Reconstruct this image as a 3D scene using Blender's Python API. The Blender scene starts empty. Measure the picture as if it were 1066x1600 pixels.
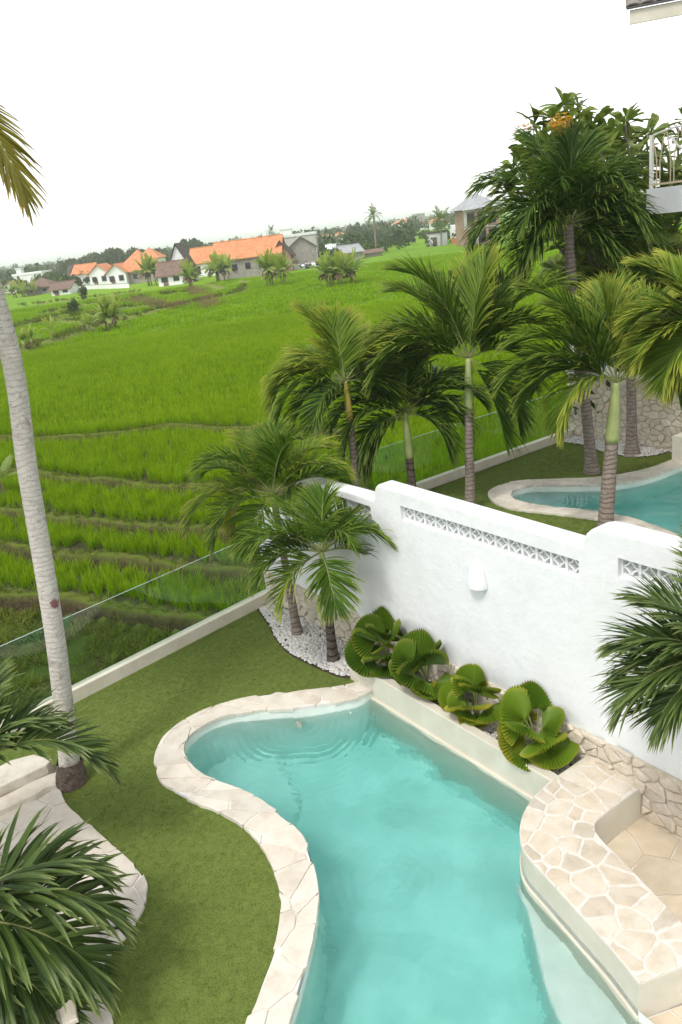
import bpy, bmesh, math, random
import numpy as np
from mathutils import Matrix, Vector
from mathutils.geometry import delaunay_2d_cdt

random.seed(7)
RNG = np.random.default_rng(11)
SC = bpy.context.scene
COL = SC.collection
R = math.radians

# ------------------------------------------------------------------ camera
CAM_H = 6.0
RIGHT = np.array([0.80296981, -0.58441531, -0.11703946])
UP = np.array([0.28539245, 0.20460732, 0.93631565])
BACK = np.array([-0.52325007, -0.78523538, 0.33108121])
FOC = 1250.0
cam_data = bpy.data.cameras.new('camera')
cam = bpy.data.objects.new('camera', cam_data)
COL.objects.link(cam)
cam.matrix_world = Matrix(((RIGHT[0], UP[0], BACK[0], 0), (RIGHT[1], UP[1], BACK[1], 0),
                           (RIGHT[2], UP[2], BACK[2], CAM_H), (0, 0, 0, 1)))
cam_data.sensor_fit = 'VERTICAL'
cam_data.sensor_height = 36.0
cam_data.lens = FOC * 36.0 / 1600.0
cam_data.clip_start = 0.05
cam_data.clip_end = 8000
SC.camera = cam

# ------------------------------------------------------------------ light (bright overcast)
SUN_ELEV, SUN_AZ = R(58), R(248)          # azimuth clockwise from +Y
world = bpy.data.worlds.new('World')
SC.world = world
world.use_nodes = True
wn = world.node_tree
bg = wn.nodes['Background']
sky = wn.nodes.new('ShaderNodeTexSky')
sky.sky_type = 'NISHITA'
sky.sun_disc = False
sky.sun_elevation = SUN_ELEV
sky.sun_rotation = SUN_AZ
sky.air_density = 1.0
sky.dust_density = 1.0
sky.ozone_density = 1.0
hs = wn.nodes.new('ShaderNodeHueSaturation')
hs.inputs['Saturation'].default_value = 0.10
wn.links.new(sky.outputs[0], hs.inputs['Color'])
wn.links.new(hs.outputs[0], bg.inputs['Color'])
bg.inputs['Strength'].default_value = 0.15
sun_data = bpy.data.lights.new('sun', 'SUN')
sun_data.energy = 1.05
sun_data.angle = R(12)
sun_data.color = (1.0, 0.96, 0.9)
sun = bpy.data.objects.new('sun', sun_data)
COL.objects.link(sun)
sdir = Vector((math.sin(SUN_AZ) * math.cos(SUN_ELEV), math.cos(SUN_AZ) * math.cos(SUN_ELEV), math.sin(SUN_ELEV)))
sun.rotation_euler = sdir.to_track_quat('Z', 'Y').to_euler()
SC.view_settings.view_transform = 'Standard'
SC.view_settings.look = 'None'
SC.view_settings.gamma = 1.0
SC.view_settings.use_curve_mapping = False
SC.view_settings.exposure = 1.04
SC.render.engine = 'CYCLES'
SC.cycles.use_denoising = True
SC.cycles.max_bounces = 10
SC.cycles.transparent_max_bounces = 16
SC.cycles.sample_clamp_indirect = 8.0
SC.cycles.volume_bounces = 1

# ------------------------------------------------------------------ helpers
def pt(x, y, z=None, Y=None, X=None):
    """a place in the scene named by where the survey photograph shows it, at a known height or depth"""
    r = RIGHT * (x - 533.0) + UP * (800.0 - y) - BACK * FOC
    if z is not None: s = (z - CAM_H) / r[2]
    elif Y is not None: s = Y / r[1]
    else: s = X / r[0]
    return r * s + np.array([0, 0, CAM_H])

def topix(p):
    d = np.asarray(p, float) - np.array([0, 0, CAM_H])
    cx, cy, cz = d @ RIGHT, d @ UP, -(d @ BACK)
    cz = np.where(np.abs(cz) < 1e-6, 1e-6, cz)
    return 533 + FOC * cx / cz, 800 - FOC * cy / cz, cz

ORG = {}
def put(o, parent=None, origin=(0, 0, 0)):
    COL.objects.link(o)
    origin = np.asarray(origin, float)
    if parent is not None:
        o.parent = parent
        o.location = origin - ORG[parent.name]
    else:
        o.location = origin
    ORG[o.name] = origin
    return o

def tag(o, label=None, cat=None, group=None, kind=None):
    if label: o['label'] = label
    if cat: o['category'] = cat
    if group: o['group'] = group
    if kind: o['kind'] = kind
    return o

def thing(name, loc, label, cat, group=None, kind=None):
    return tag(put(bpy.data.objects.new(name, None), None, loc), label, cat, group, kind)

def norm(v):
    v = np.asarray(v, float)
    return v / (np.linalg.norm(v, axis=-1, keepdims=True) + 1e-12)

class MB:
    def __init__(s): s.v, s.f, s.n, s.at = [], [], 0, {}
    def add(s, verts, faces, **attr):
        verts = np.asarray(verts, float).reshape(-1, 3)
        s.v.append(verts)
        for k, a in attr.items():
            s.at.setdefault(k, []).append((s.n, np.broadcast_to(np.asarray(a, float), (len(verts),))))
        b = s.n
        s.f.extend([tuple(int(i) + b for i in f) for f in faces])
        s.n += len(verts)
        return s
    def box(s, lo, hi, yaw=0.0, c=None):
        x0, y0, z0 = lo; x1, y1, z1 = hi
        v = np.array([(x0,y0,z0),(x1,y0,z0),(x1,y1,z0),(x0,y1,z0),(x0,y0,z1),(x1,y0,z1),(x1,y1,z1),(x0,y1,z1)], float)
        if yaw:
            c = np.array(c if c is not None else ((x0+x1)/2, (y0+y1)/2, 0), float)
            ca, sa = math.cos(yaw), math.sin(yaw)
            w = v - c
            v = np.stack([w[:,0]*ca - w[:,1]*sa, w[:,0]*sa + w[:,1]*ca, w[:,2]], 1) + c
        return s.add(v, [(0,3,2,1),(4,5,6,7),(0,1,5,4),(1,2,6,5),(2,3,7,6),(3,0,4,7)])
    def tube(s, path, rad, seg=10, cap=True, **attr):
        path = np.asarray(path, float); n = len(path)
        rad = np.broadcast_to(np.asarray(rad, float), (n,))
        t = norm(np.gradient(path, axis=0))
        ref = np.array([0, 0, 1.0]) if abs(t[0][2]) < .9 else np.array([1.0, 0, 0])
        a = norm(np.cross(t, ref)); b = np.cross(t, a)
        th = np.linspace(0, 2*math.pi, seg, endpoint=False)
        ring = (a[:,None,:]*np.cos(th)[None,:,None] + b[:,None,:]*np.sin(th)[None,:,None])*rad[:,None,None] + path[:,None,:]
        f = []
        for i in range(n-1):
            for j in range(seg):
                k = (j+1) % seg
                f.append((i*seg+j, i*seg+k, (i+1)*seg+k, (i+1)*seg+j))
        if cap:
            f.append(tuple(range(seg))[::-1]); f.append(tuple((n-1)*seg+j for j in range(seg)))
        return s.add(ring.reshape(-1,3), f, **attr)
    def build(s, name, mat, parent=None, origin=(0,0,0), smooth=False, kind=None):
        v = np.concatenate(s.v) if s.v else np.zeros((0,3))
        me = bpy.data.meshes.new(name)
        me.from_pydata((v - np.asarray(origin, float)).tolist(), [], s.f)
        for k, lst in s.at.items():
            a = me.attributes.new(k, 'FLOAT', 'POINT')
            buf = np.zeros(len(v), np.float32)
            for b, arr in lst: buf[b:b+len(arr)] = arr
            a.data.foreach_set('value', buf)
        if smooth: me.polygons.foreach_set('use_smooth', np.ones(len(me.polygons), bool))
        me.materials.append(mat)
        me.update()
        o = put(bpy.data.objects.new(name, me), parent, origin)
        if kind: o['kind'] = kind
        return o

def in_poly(px, py, poly):
    px, py = np.asarray(px, float), np.asarray(py, float)
    ins = np.zeros(px.shape, bool)
    n = len(poly)
    for i in range(n):
        x0, y0 = poly[i]; x1, y1 = poly[(i+1) % n]
        c = (y0 > py) != (y1 > py)
        ins ^= c & (px < (x1-x0)*(py-y0)/((y1-y0) + 1e-15) + x0)
    return ins

def area2(p):
    p = np.asarray(p, float); q = np.roll(p, -1, 0)
    return 0.5*np.sum(p[:,0]*q[:,1] - q[:,0]*p[:,1])
def ccw(p):
    p = [tuple(map(float, q[:2])) for q in p]
    return p if area2(p) > 0 else p[::-1]

def offset_poly(p, d):
    """move a counter-clockwise outline inwards by d"""
    p = np.asarray(p, float)
    e0 = norm(p - np.roll(p, 1, 0)); e1 = norm(np.roll(p, -1, 0) - p)
    n0 = np.stack([-e0[:,1], e0[:,0]], 1); n1 = np.stack([-e1[:,1], e1[:,0]], 1)
    b = norm(n0 + n1)
    k = np.clip((b*n0).sum(1), .35, 1)
    return p + b*(d/k)[:,None]

def fill2d(outer, holes=()):
    loops = [ccw(outer)] + [ccw(h) for h in holes]
    v, e = [], []
    for l in loops:
        b = len(v); v += [Vector(q) for q in l]
        e += [(b+i, b+(i+1) % len(l)) for i in range(len(l))]
    ov, oe, of = delaunay_2d_cdt(v, e, [], 0, 1e-6)[:3]
    ov = np.array([tuple(q) for q in ov])
    f = []
    for t in of:
        c = ov[list(t)].mean(0)
        if not in_poly(c[0], c[1], loops[0]): continue
        if any(in_poly(c[0], c[1], h) for h in loops[1:]): continue
        if area2(ov[list(t)]) < 0: t = t[::-1]
        f.append(tuple(t))
    return ov, f

def prism(mb, outer, h0, h1, r=0.0, holes=(), axes='xyz', seg=4, bottom=True):
    """extruded outline with a rounded upper rim; axes tells where (a, b, h) go"""
    def m(ab, h):
        ab = np.asarray(ab, float); h = np.broadcast_to(h, (len(ab),))
        return np.stack([ab[:,0], ab[:,1], h], 1) if axes == 'xyz' else np.stack([h, ab[:,0], ab[:,1]], 1)
    flip = h1 < h0
    outer = ccw(outer); sg = -1 if flip else 1
    rings = [(outer, h0)]
    if r > 0:
        for t in np.linspace(0, math.pi/2, seg+1):
            rings.append((offset_poly(outer, r*(1-math.cos(t))), h1 - sg*r*(1-math.sin(t))))
    else: rings.append((outer, h1))
    n = len(outer)
    V = np.concatenate([m(a, h) for a, h in rings]); F = []
    for i in range(len(rings)-1):
        for j in range(n):
            k = (j+1) % n
            q = (i*n+j, i*n+k, (i+1)*n+k, (i+1)*n+j)
            F.append(q[::-1] if flip else q)
    mb.add(V, F)
    for ab, h, rev in ((rings[-1][0], h1, flip), (outer, h0, not flip)):
        if rev != flip and not bottom: continue
        v, f = fill2d(ab, holes)
        mb.add(m(v, h), [q[::-1] if rev else q for q in f])
    for h in holes:
        h = ccw(h); k = len(h)
        V = np.concatenate([m(h, h0), m(h, h1)])
        F = [(j, k+j, k+(j+1) % k, (j+1) % k) for j in range(k)]
        mb.add(V, [q[::-1] for q in F] if flip else F)
    return mb

def catmull(p, per=8, closed=False):
    p = np.asarray(p, float); n = len(p); out = []
    rng = range(n if closed else n-1)
    for i in rng:
        g = (lambda k: p[k % n]) if closed else (lambda k: p[min(max(k, 0), n-1)])
        a, b, c, d = g(i-1), g(i), g(i+1), g(i+2)
        for t in np.linspace(0, 1, per, endpoint=False):
            out.append(0.5*((2*b) + (c-a)*t + (2*a-5*b+4*c-d)*t*t + (-a+3*b-3*c+d)*t**3))
    if not closed: out.append(p[-1])
    return np.array(out)

def clip_half(poly, n, c):
    """keep n.p <= c"""
    out = []
    m = len(poly)
    for i in range(m):
        a, b = poly[i], poly[(i+1) % m]
        da, db = n[0]*a[0]+n[1]*a[1]-c, n[0]*b[0]+n[1]*b[1]-c
        if da <= 0: out.append(a)
        if (da < 0 < db) or (db < 0 < da):
            t = da/(da-db); out.append((a[0]+(b[0]-a[0])*t, a[1]+(b[1]-a[1])*t))
    return out

def voronoi(region, spacing, gap, rng, aniso=1.0, jitter=.42):
    """broken-stone cells: the region cut along irregular joints of width gap"""
    reg = np.asarray(region, float).copy(); reg[:,1] *= aniso
    reg = ccw(reg)
    lo, hi = np.min(reg, 0), np.max(reg, 0)
    seeds, row = [], 0
    y = lo[1] - spacing
    while y < hi[1] + spacing:
        x = lo[0] - spacing + (row % 2)*spacing*.5
        while x < hi[0] + spacing:
            seeds.append((x + rng.uniform(-1,1)*spacing*jitter, y + rng.uniform(-1,1)*spacing*jitter)); x += spacing
        y += spacing*.87; row += 1
    seeds = np.array(seeds); cells = []
    for i, s in enumerate(seeds):
        d = np.hypot(*(seeds - s).T)
        near = np.argsort(d)[1:15]
        cell = [(s[0]-spacing*2, s[1]-spacing*2), (s[0]+spacing*2, s[1]-spacing*2), (s[0]+spacing*2, s[1]+spacing*2), (s[0]-spacing*2, s[1]+spacing*2)]
        for j in near:
            n = norm(seeds[j]-s); c = n @ ((seeds[j]+s)/2) - gap/2
            cell = clip_half(cell, n, c)
            if len(cell) < 3: break
        if len(cell) < 3: continue
        res = list(reg)
        cc = ccw(cell)
        for k in range(len(cc)):
            a, b = np.array(cc[k]), np.array(cc[(k+1) % len(cc)])
            n = norm(np.array([(b-a)[1], -(b-a)[0]]))
            res = clip_half(res, n, n @ a)
            if len(res) < 3: break
        if len(res) < 3 or abs(area2(res)) < (spacing*.28)**2: continue
        # drop doubled points
        q = [res[0]]
        for p in res[1:]:
            if math.hypot(p[0]-q[-1][0], p[1]-q[-1][1]) > spacing*.03: q.append(p)
        if math.hypot(q[0][0]-q[-1][0], q[0][1]-q[-1][1]) < spacing*.03: q.pop()
        if len(q) < 3: continue
        q = np.array(ccw(q)); q[:,1] /= aniso
        cells.append(q)
    return cells

def roughen(q, step, amp, rng):
    out = []
    for i in range(len(q)):
        a, b = q[i], q[(i+1) % len(q)]
        L = np.hypot(*(b-a)); k = max(1, int(L/step))
        for j in range(k):
            p = a+(b-a)*j/k
            out.append(p + rng.normal(0, amp, 2))
    return np.array(out)

# ------------------------------------------------------------------ materials
MATS = {}
def nt(name):
    m = bpy.data.materials.new(name); m.use_nodes = True
    n = m.node_tree; b = n.nodes['Principled BSDF']
    return m, n, b
def noise(n, scale, detail=4, rough=.55, coord='Object', vec=None):
    t = n.nodes.new('ShaderNodeTexNoise')
    t.inputs['Scale'].default_value = scale; t.inputs['Detail'].default_value = detail; t.inputs['Roughness'].default_value = rough
    if vec is None:
        if coord == 'World':
            g = n.nodes.new('ShaderNodeNewGeometry'); n.links.new(g.outputs['Position'], t.inputs['Vector'])
        else:
            tc = n.nodes.new('ShaderNodeTexCoord'); n.links.new(tc.outputs[coord], t.inputs['Vector'])
    else: n.links.new(vec, t.inputs['Vector'])
    return t
def ramp(n, src, stops):
    r = n.nodes.new('ShaderNodeValToRGB')
    el = r.color_ramp.elements
    while len(el) < len(stops): el.new(.5)
    for e, (p, c) in zip(el, stops):
        e.position = p; e.color = tuple(c)+(1,) if len(c) == 3 else c
    n.links.new(src, r.inputs[0])
    return r
def mix(n, a, b, fac, mode='MIX'):
    m = n.nodes.new('ShaderNodeMix'); m.data_type = 'RGBA'; m.blend_type = mode
    for sock, v in ((m.inputs[6], a), (m.inputs[7], b), (m.inputs[0], fac)):
        if isinstance(v, (int, float)): sock.default_value = v
        elif isinstance(v, tuple): sock.default_value = v+(1,) if len(v) == 3 else v
        else: n.links.new(v, sock)
    return m.outputs[2]
def bumpn(n, b, h, strength, dist=.01):
    k = n.nodes.new('ShaderNodeBump'); k.inputs['Strength'].default_value = strength; k.inputs['Distance'].default_value = dist
    n.links.new(h, k.inputs['Height']); n.links.new(k.outputs[0], b.inputs['Normal'])
    return k
def attr(n, name, typ='GEOMETRY'):
    a = n.nodes.new('ShaderNodeAttribute'); a.attribute_name = name; a.attribute_type = typ
    return a
def surf(name, c1, c2, scale=4, rough=.7, bump=.3, bscale=40, bdist=.01, spec=.3, coord='World', c3=None, perobj=0.0, stain=None):
    """mottled surface: c1 to c2 through noise, optional per-object tone and sparse stains"""
    if name in MATS: return MATS[name]
    m, n, b = nt(name)
    a = noise(n, scale, 6, .6, coord)
    st = [(.32, c1), (.68, c2)] if c3 is None else [(.28, c1), (.5, c2), (.72, c3)]
    col = ramp(n, a.outputs['Fac'], st).outputs[0]
    if perobj:
        oi = n.nodes.new('ShaderNodeObjectInfo')
        rr = ramp(n, oi.outputs['Random'], [(0, (1-perobj,)*3), (.5, (1, 1-perobj*.25, 1-perobj*.5)), (1, (1+perobj*.3,)*3)])
        col = mix(n, col, rr.outputs[0], 1.0, 'MULTIPLY')
    if stain:
        sc, thr, sc_col, amt = stain
        k = noise(n, sc, 8, .65, coord)
        kr = ramp(n, k.outputs['Fac'], [(thr, (0,0,0)), (min(thr+.12, 1), (1,1,1))])
        mm = n.nodes.new('ShaderNodeMath'); mm.operation = 'MULTIPLY'; mm.inputs[1].default_value = amt
        n.links.new(kr.outputs[0], mm.inputs[0])
        col = mix(n, col, sc_col, mm.outputs[0])
    n.links.new(col, b.inputs['Base Color'])
    b.inputs['Roughness'].default_value = rough
    b.inputs['Specular IOR Level'].default_value = spec
    if bump:
        h = noise(n, bscale, 8, .6, coord)
        bumpn(n, b, h.outputs['Fac'], bump, bdist)
    MATS[name] = m
    return m
def leafmat(name, dark, light, tip, tip_at=.86, trans=.35, rough=.45, spec=.22, use_tip=True):
    """foliage: tone per leaflet (rnd), dry tip (tip), light through the blade"""
    if name in MATS: return MATS[name]
    m, n, b = nt(name)
    a = attr(n, 'rnd')
    col = ramp(n, a.outputs['Fac'], [(0, dark), (1, light)]).outputs[0]
    if use_tip:
        t = attr(n, 'tip')
        tr = ramp(n, t.outputs['Fac'], [(tip_at-.25, (0,0,0)), (min(tip_at+.14, 1), (.85,.85,.85))])
        col = mix(n, col, tip, tr.outputs[0])
    n.links.new(col, b.inputs['Base Color'])
    b.inputs['Roughness'].default_value = rough
    b.inputs['Specular IOR Level'].default_value = spec
    tl = n.nodes.new('ShaderNodeBsdfTranslucent')
    br = mix(n, col, (1.0, 1.0, .35), .35, 'MULTIPLY')
    n.links.new(col, tl.inputs['Color'])
    mx = n.nodes.new('ShaderNodeMixShader'); mx.inputs[0].default_value = trans
    out = n.nodes['Material Output']
    n.links.new(b.outputs[0], mx.inputs[1]); n.links.new(tl.outputs[0], mx.inputs[2]); n.links.new(mx.outputs[0], out.inputs['Surface'])
    MATS[name] = m
    return m

M_PLASTER = surf('white_plaster', (.67,.68,.68), (.74,.75,.75), 2.2, .78, .5, 9, .022, stain=(2.2,.57,(.56,.57,.56),.45))
M_CREAM = surf('cream_plaster', (.54,.505,.41), (.62,.58,.485), 3, .7, .18, 60, .006, stain=(2.2,.6,(.52,.47,.37),.4))
M_BASIN = surf('pool_plaster', (.60,.67,.60), (.82,.83,.77), 1.6, .6, .15, 30, .006)
M_GROUT = surf('white_grout', (.66,.63,.58), (.75,.72,.68), 12, .85, .5, 90, .008, stain=(6,.6,(.55,.5,.43),.4))
M_COPING = surf('limestone', (.52,.465,.385), (.63,.585,.505), 5, .75, .6, 50, .008, c3=(.68,.64,.575), perobj=.14, stain=(9,.63,(.50,.40,.28),.4))
M_RUBBLE = surf('rubble_stone', (.52,.465,.375), (.66,.60,.50), 6, .85, .9, 28, .02, perobj=.14, stain=(10,.6,(.42,.36,.27),.4))
M_MORTAR = surf('mortar', (.46,.41,.32), (.62,.56,.46), 14, .9, .6, 60)
M_CURB = surf('curb_plaster', (.60,.55,.44), (.70,.65,.54), 3, .75, .25, 50, .006, stain=(4,.6,(.45,.40,.30),.45))
M_SOIL = surf('soil', (.035,.024,.016), (.09,.065,.045), 9, .95, .9, 50, .03)
M_PEBBLE = surf('white_pebble', (.40,.38,.355), (.72,.70,.67), 30, .6, .2, 120, .002, stain=(18,.62,(.38,.34,.29),.5))
M_PEBBLE2 = surf('grey_pebble', (.40,.38,.35), (.66,.63,.58), 25, .65, .2, 120, .002, stain=(18,.6,(.25,.22,.18),.5))
M_LAWN = surf('turf_base', (.112,.152,.034), (.158,.205,.050), 60, .95, .4, 110, .005, spec=.05, stain=(1.1,.5,(.155,.19,.05),.3))
M_METAL = surf('pale_metal', (.72,.70,.66), (.80,.78,.74), 10, .45, 0)
M_TANBAR = surf('tan_bar', (.50,.40,.26), (.62,.52,.36), 10, .5, 0)
HAZE = 0.00042
# ------------------------------------------------------------------ terrain: paddy terraces out to the horizon
def fence_y(x): return 10.462 + .1665*np.asarray(x, float)
T1U = [-300, -34, -28.5, -24.2, -21.6, -16.4, -13.4, -11.4, -10.3, 0]
T1V = [22, 20.6, 20.6, 21.1, 22.9, 22.6, 22.4, 25.7, 31, 60]
LEVEL = [-1.4, -1.12, -.96, -.80, -.64, -.48]
def uv(x, y): return .419*x - .908*y, .908*x + .419*y
def thresholds(u):
    w = .13*np.sin(u*.45) + .05*np.sin(u*1.3+1)
    return [10.6+w*1.2, 12.55+w, 14.3+w*.8, 17.0+w*1.2+np.clip((-20-u)*.05, 0, 1.2), np.interp(u, T1U, T1V)]
def sm(a, b, t):
    t = np.clip((t-a)/(b-a), 0, 1); return t*t*(3-2*t)
FAR_BUNDS = [[(12,66),(17,70.2),(25.5,79.2),(32.7,85.6),(41.6,91.8),(52,96),(60,108)], [(26.8,104.4),(34.5,109.4),(38,104),(41.5,97.2)], [(20,99),(31,102.4),(36,102.7)],
             [(33,120),(42,125),(50,121),(56,118)], [(40,157.5),(48,148.4),(57,142)], [(33.5,88),(33,96),(36,103)], [(28,82),(30,92),(27,104)], [(58,112),(63,124),(66,134)], [(66,118),(70,128),(78,133)]]
def bund_dist(x, y):
    d = np.full(np.shape(x), 1e9)
    for pl in FAR_BUNDS:
        for (ax, ay), (bx, by) in zip(pl[:-1], pl[1:]):
            t = np.clip(((x-ax)*(bx-ax)+(y-ay)*(by-ay))/((bx-ax)**2+(by-ay)**2), 0, 1)
            d = np.minimum(d, np.hypot(x-ax-t*(bx-ax), y-ay-t*(by-ay)))
    return d
def field(x, y):
    """height, terrace number, distance past the last step, for points of the open field"""
    x, y = np.asarray(x, float), np.asarray(y, float)
    u, v = uv(x, y)
    z = np.full(x.shape, LEVEL[0]); k = np.zeros(x.shape, int); past = np.full(x.shape, 99.)
    ridge = np.zeros(x.shape)
    tt = thresholds(u)
    for i, t in enumerate(tt):
        z = z + (LEVEL[i+1]-LEVEL[i])*sm(-.16, .04, v-t)
        ridge = np.maximum(ridge, 0*v)
        k = np.where(v > t, i+1, k); past = np.where(v > t, v-t, past)
    to_next = np.full(x.shape, 99.)
    for t in tt[::-1]: to_next = np.where(v < t, t-v, to_next)
    z = z + ridge + .05*np.sin(x*2.1)*np.sin(y*1.7)*(k == 0) + .25*np.exp(-((v-9.1)/.8)**2)*(.6+.4*np.sin(u*1.3))
    bd = bund_dist(x, y)
    z = z + .35*np.exp(-(bd/.8)**2)
    far = np.hypot(x, y)
    z = z - .35*sm(60, 160, far)*sm(60, 20, x-y*.35)*0 
    return z, k, past, to_next, bd
def inside_plots(x, y, m=.1):
    return ((x < 6.3) & (y < fence_y(x)-m)) | ((x >= 6.3) & (x < 17.2) & (y < np.minimum(13.75, 11.7+(x-6.25)*.79)-m)) | ((x >= 17.2) & (y < 8))

gx = np.concatenate([-np.geomspace(3000, 7, 34), np.arange(-6, 46, .22), np.geomspace(46.5, 3000, 90)])
gy = np.concatenate([-np.geomspace(400, 4, 8), np.linspace(-3, 9, 10), np.arange(9.3, 45, .22), np.geomspace(45.3, 150, 130), np.geomspace(153, 3500, 50)])
GX, GY = np.meshgrid(gx, gy, indexing='ij')
GZ, K, PAST, TON, BD = field(GX, GY)
ins = inside_plots(GX, GY)
GZ = np.where(ins, -2.6, GZ)
nx, ny = GX.shape
idx = np.arange(nx*ny).reshape(nx, ny)
quads = np.stack([idx[:-1,:-1], idx[1:,:-1], idx[1:,1:], idx[:-1,1:]], -1).reshape(-1, 4)
me = bpy.data.meshes.new('ground')
me.from_pydata(np.stack([GX, GY, GZ], -1).reshape(-1, 3).tolist(), [], quads.tolist())
cov = np.where(K == 0, 0.0, 1.0)                       # 0 weedy bank, .5 grassy bund, 1 paddy
on_bund = (PAST < .5) | (BD < 1.1)
cov = np.where((K > 0) & on_bund, .5, cov)
at_ = me.attributes.new('cover', 'FLOAT', 'POINT'); at_.data.foreach_set('value', cov.astype(np.float32).ravel())
dist = np.hypot(GX, GY)
at_ = me.attributes.new('sward', 'FLOAT', 'POINT'); at_.data.foreach_set('value', sm(35, 95, dist).astype(np.float32).ravel())
m, n, b = nt('field_ground')
mud = ramp(n, noise(n, 2.5, 6, .6, 'World').outputs['Fac'], [(.3, (.035,.035,.018)), (.7, (.075,.075,.035))]).outputs[0]
weed = ramp(n, noise(n, 1.3, 8, .7, 'World').outputs['Fac'], [(.35, (.05,.036,.02)), (.5, (.06,.085,.015)), (.65, (.05,.10,.012))]).outputs[0]
bund = ramp(n, noise(n, 1.7, 8, .7, 'World').outputs['Fac'], [(.34, (.20,.15,.075)), (.5, (.17,.20,.05)), (.66, (.13,.20,.03))]).outputs[0]
# tall rice seen from afar: one closed green sward with broad patches and fine combed grain
pat = ramp(n, noise(n, .02, 4, .55, 'World').outputs['Fac'], [(.32, (.115,.245,.004)), (.5, (.165,.315,.005)), (.68, (.215,.355,.010))]).outputs[0]
gr = ramp(n, noise(n, 1.6, 5, .7, 'World').outputs['Fac'], [(.3, (.62,.66,.6)), (.7, (1.15,1.12,1.1))]).outputs[0]
sward = mix(n, pat, gr, 1.0, 'MULTIPLY')
c1 = mix(n, mud, sward, attr(n, 'sward').outputs['Fac'])
cv = attr(n, 'cover')
f1 = ramp(n, cv.outputs['Fac'], [(.05, (0,0,0)), (.45, (1,1,1))]).outputs[0]
f2 = ramp(n, cv.outputs['Fac'], [(.55, (0,0,0)), (.9, (1,1,1))]).outputs[0]
c = mix(n, mix(n, weed, bund, f1), c1, f2)
n.links.new(c, b.inputs['Base Color']); b.inputs['Roughness'].default_value = .9; b.inputs['Specular IOR Level'].default_value = .15
bumpn(n, b, noise(n, 6, 8, .7, 'World').outputs['Fac'], .9, .12)
me.materials.append(m)
me.polygons.foreach_set('use_smooth', np.ones(len(me.polygons), bool))
tag(put(bpy.data.objects.new('ground', me)), 'bright green paddy field with low terraces reaching to the horizon', 'field', kind='structure')

# terrace bunds: trodden earth banks with a dark cut face towards the lower terrace
m, n, b = nt('bund_earth')
g1 = ramp(n, noise(n, 3.1, 8, .7, 'World').outputs['Fac'], [(.30, (.13,.10,.05)), (.46, (.115,.14,.028)), (.66, (.09,.16,.015))]).outputs[0]
g0 = ramp(n, noise(n, 6, 8, .7, 'World').outputs['Fac'], [(.35, (.03,.022,.014)), (.65, (.085,.065,.04))]).outputs[0]
n.links.new(mix(n, g0, g1, attr(n, 'top').outputs['Fac']), b.inputs['Base Color']); b.inputs['Roughness'].default_value = .95; b.inputs['Specular IOR Level'].default_value = .05
bumpn(n, b, noise(n, 14, 8, .7, 'World').outputs['Fac'], .9, .06)
M_BUND = m
BPROF = [(-.16,-9,0),(-.10,-.02,.05),(-.04,.10,.35),(.06,.155,1),(.24,.15,1),(.36,.10,.9),(.46,-.06,.3)]
rb_ = np.random.default_rng(15)
for i, lab in enumerate(('lowest terrace bund nearest the glass fence', 'second terrace bund up from the glass fence', 'third terrace bund up from the glass fence', 'fourth terrace bund up, half hidden by rice', 'uppermost long terrace bund below the open paddy')):
    U = np.arange(-46, -7.5, .14)
    ph = rb_.uniform(0, 6, 4)
    tcur = thresholds(U)[i]
    cols = []
    for off, h, tp_ in BPROF:
        wob = .02*np.sin(U*2.3+ph[0])+.02*np.sin(U*5.7+ph[1])+rb_.normal(0, .012, len(U))
        vv_ = tcur+off*.78*(1+.18*np.sin(U*.9+ph[2]))+wob
        zz = np.full(len(U), LEVEL[i]-.1) if h == -9 else LEVEL[i+1]+h*(1+.25*np.sin(U*1.7+ph[3]))+rb_.normal(0, .012, len(U))
        cols.append(np.stack([.419*U+.908*vv_, -.908*U+.419*vv_, zz], 1))
    G = np.stack(cols, 1); keep = ~inside_plots(G[:,3,0], G[:,3,1], -.35)
    k = len(BPROF); F = [(r*k+c_, (r+1)*k+c_, (r+1)*k+c_+1, r*k+c_+1) for r in range(len(U)-1) if keep[r] and keep[r+1] for c_ in range(k-1)]
    mb = MB(); mb.add(G.reshape(-1,3), F, top=np.tile([p[2] for p in BPROF], len(U)))
    tag(mb.build('terrace_bund', M_BUND, smooth=True), lab, 'bund', kind='structure')

# ------------------------------------------------------------------ our garden
WX = 6.0
outer_c = [(5.40,8.20),(5.28,8.19),(4.88,8.42),(4.39,8.79),(3.92,9.05),(3.38,9.17),(2.87,9.05),(2.56,8.74),(2.39,8.30),(2.40,7.88),(2.53,7.47),(2.65,7.14),(2.735,6.71),(2.71,6.25),(2.61,5.87),(2.476,5.565),(2.30,5.33),(2.105,5.13),(1.906,4.967),(1.72,4.81),(1.59,4.70),(1.35,4.45),(1.1,4.0),(1.0,3.4)]
inner_c = [(5.40,7.87),(5.16,7.86),(4.80,8.01),(4.37,8.29),(3.98,8.61),(3.58,8.83),(3.19,8.83),(2.93,8.68),(2.80,8.39),(2.78,7.98),(2.87,7.65),(3.01,7.28),(3.10,6.86),(3.125,6.48),(3.10,6.13),(2.99,5.81),(2.84,5.50),(2.68,5.275),(2.49,5.06),(2.295,4.87),(2.07,4.66),(1.85,4.47),(1.68,4.22),(1.5,3.88),(1.4,3.4)]
def resample(p, n):
    p = catmull(p, 10); s = np.r_[0, np.cumsum(np.hypot(*np.diff(p, axis=0).T))]
    t = np.linspace(0, s[-1], n)
    return np.stack([np.interp(t, s, p[:,0]), np.interp(t, s, p[:,1])], 1)
OUT, INN = resample(outer_c, 160), resample(inner_c, 160)
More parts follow.
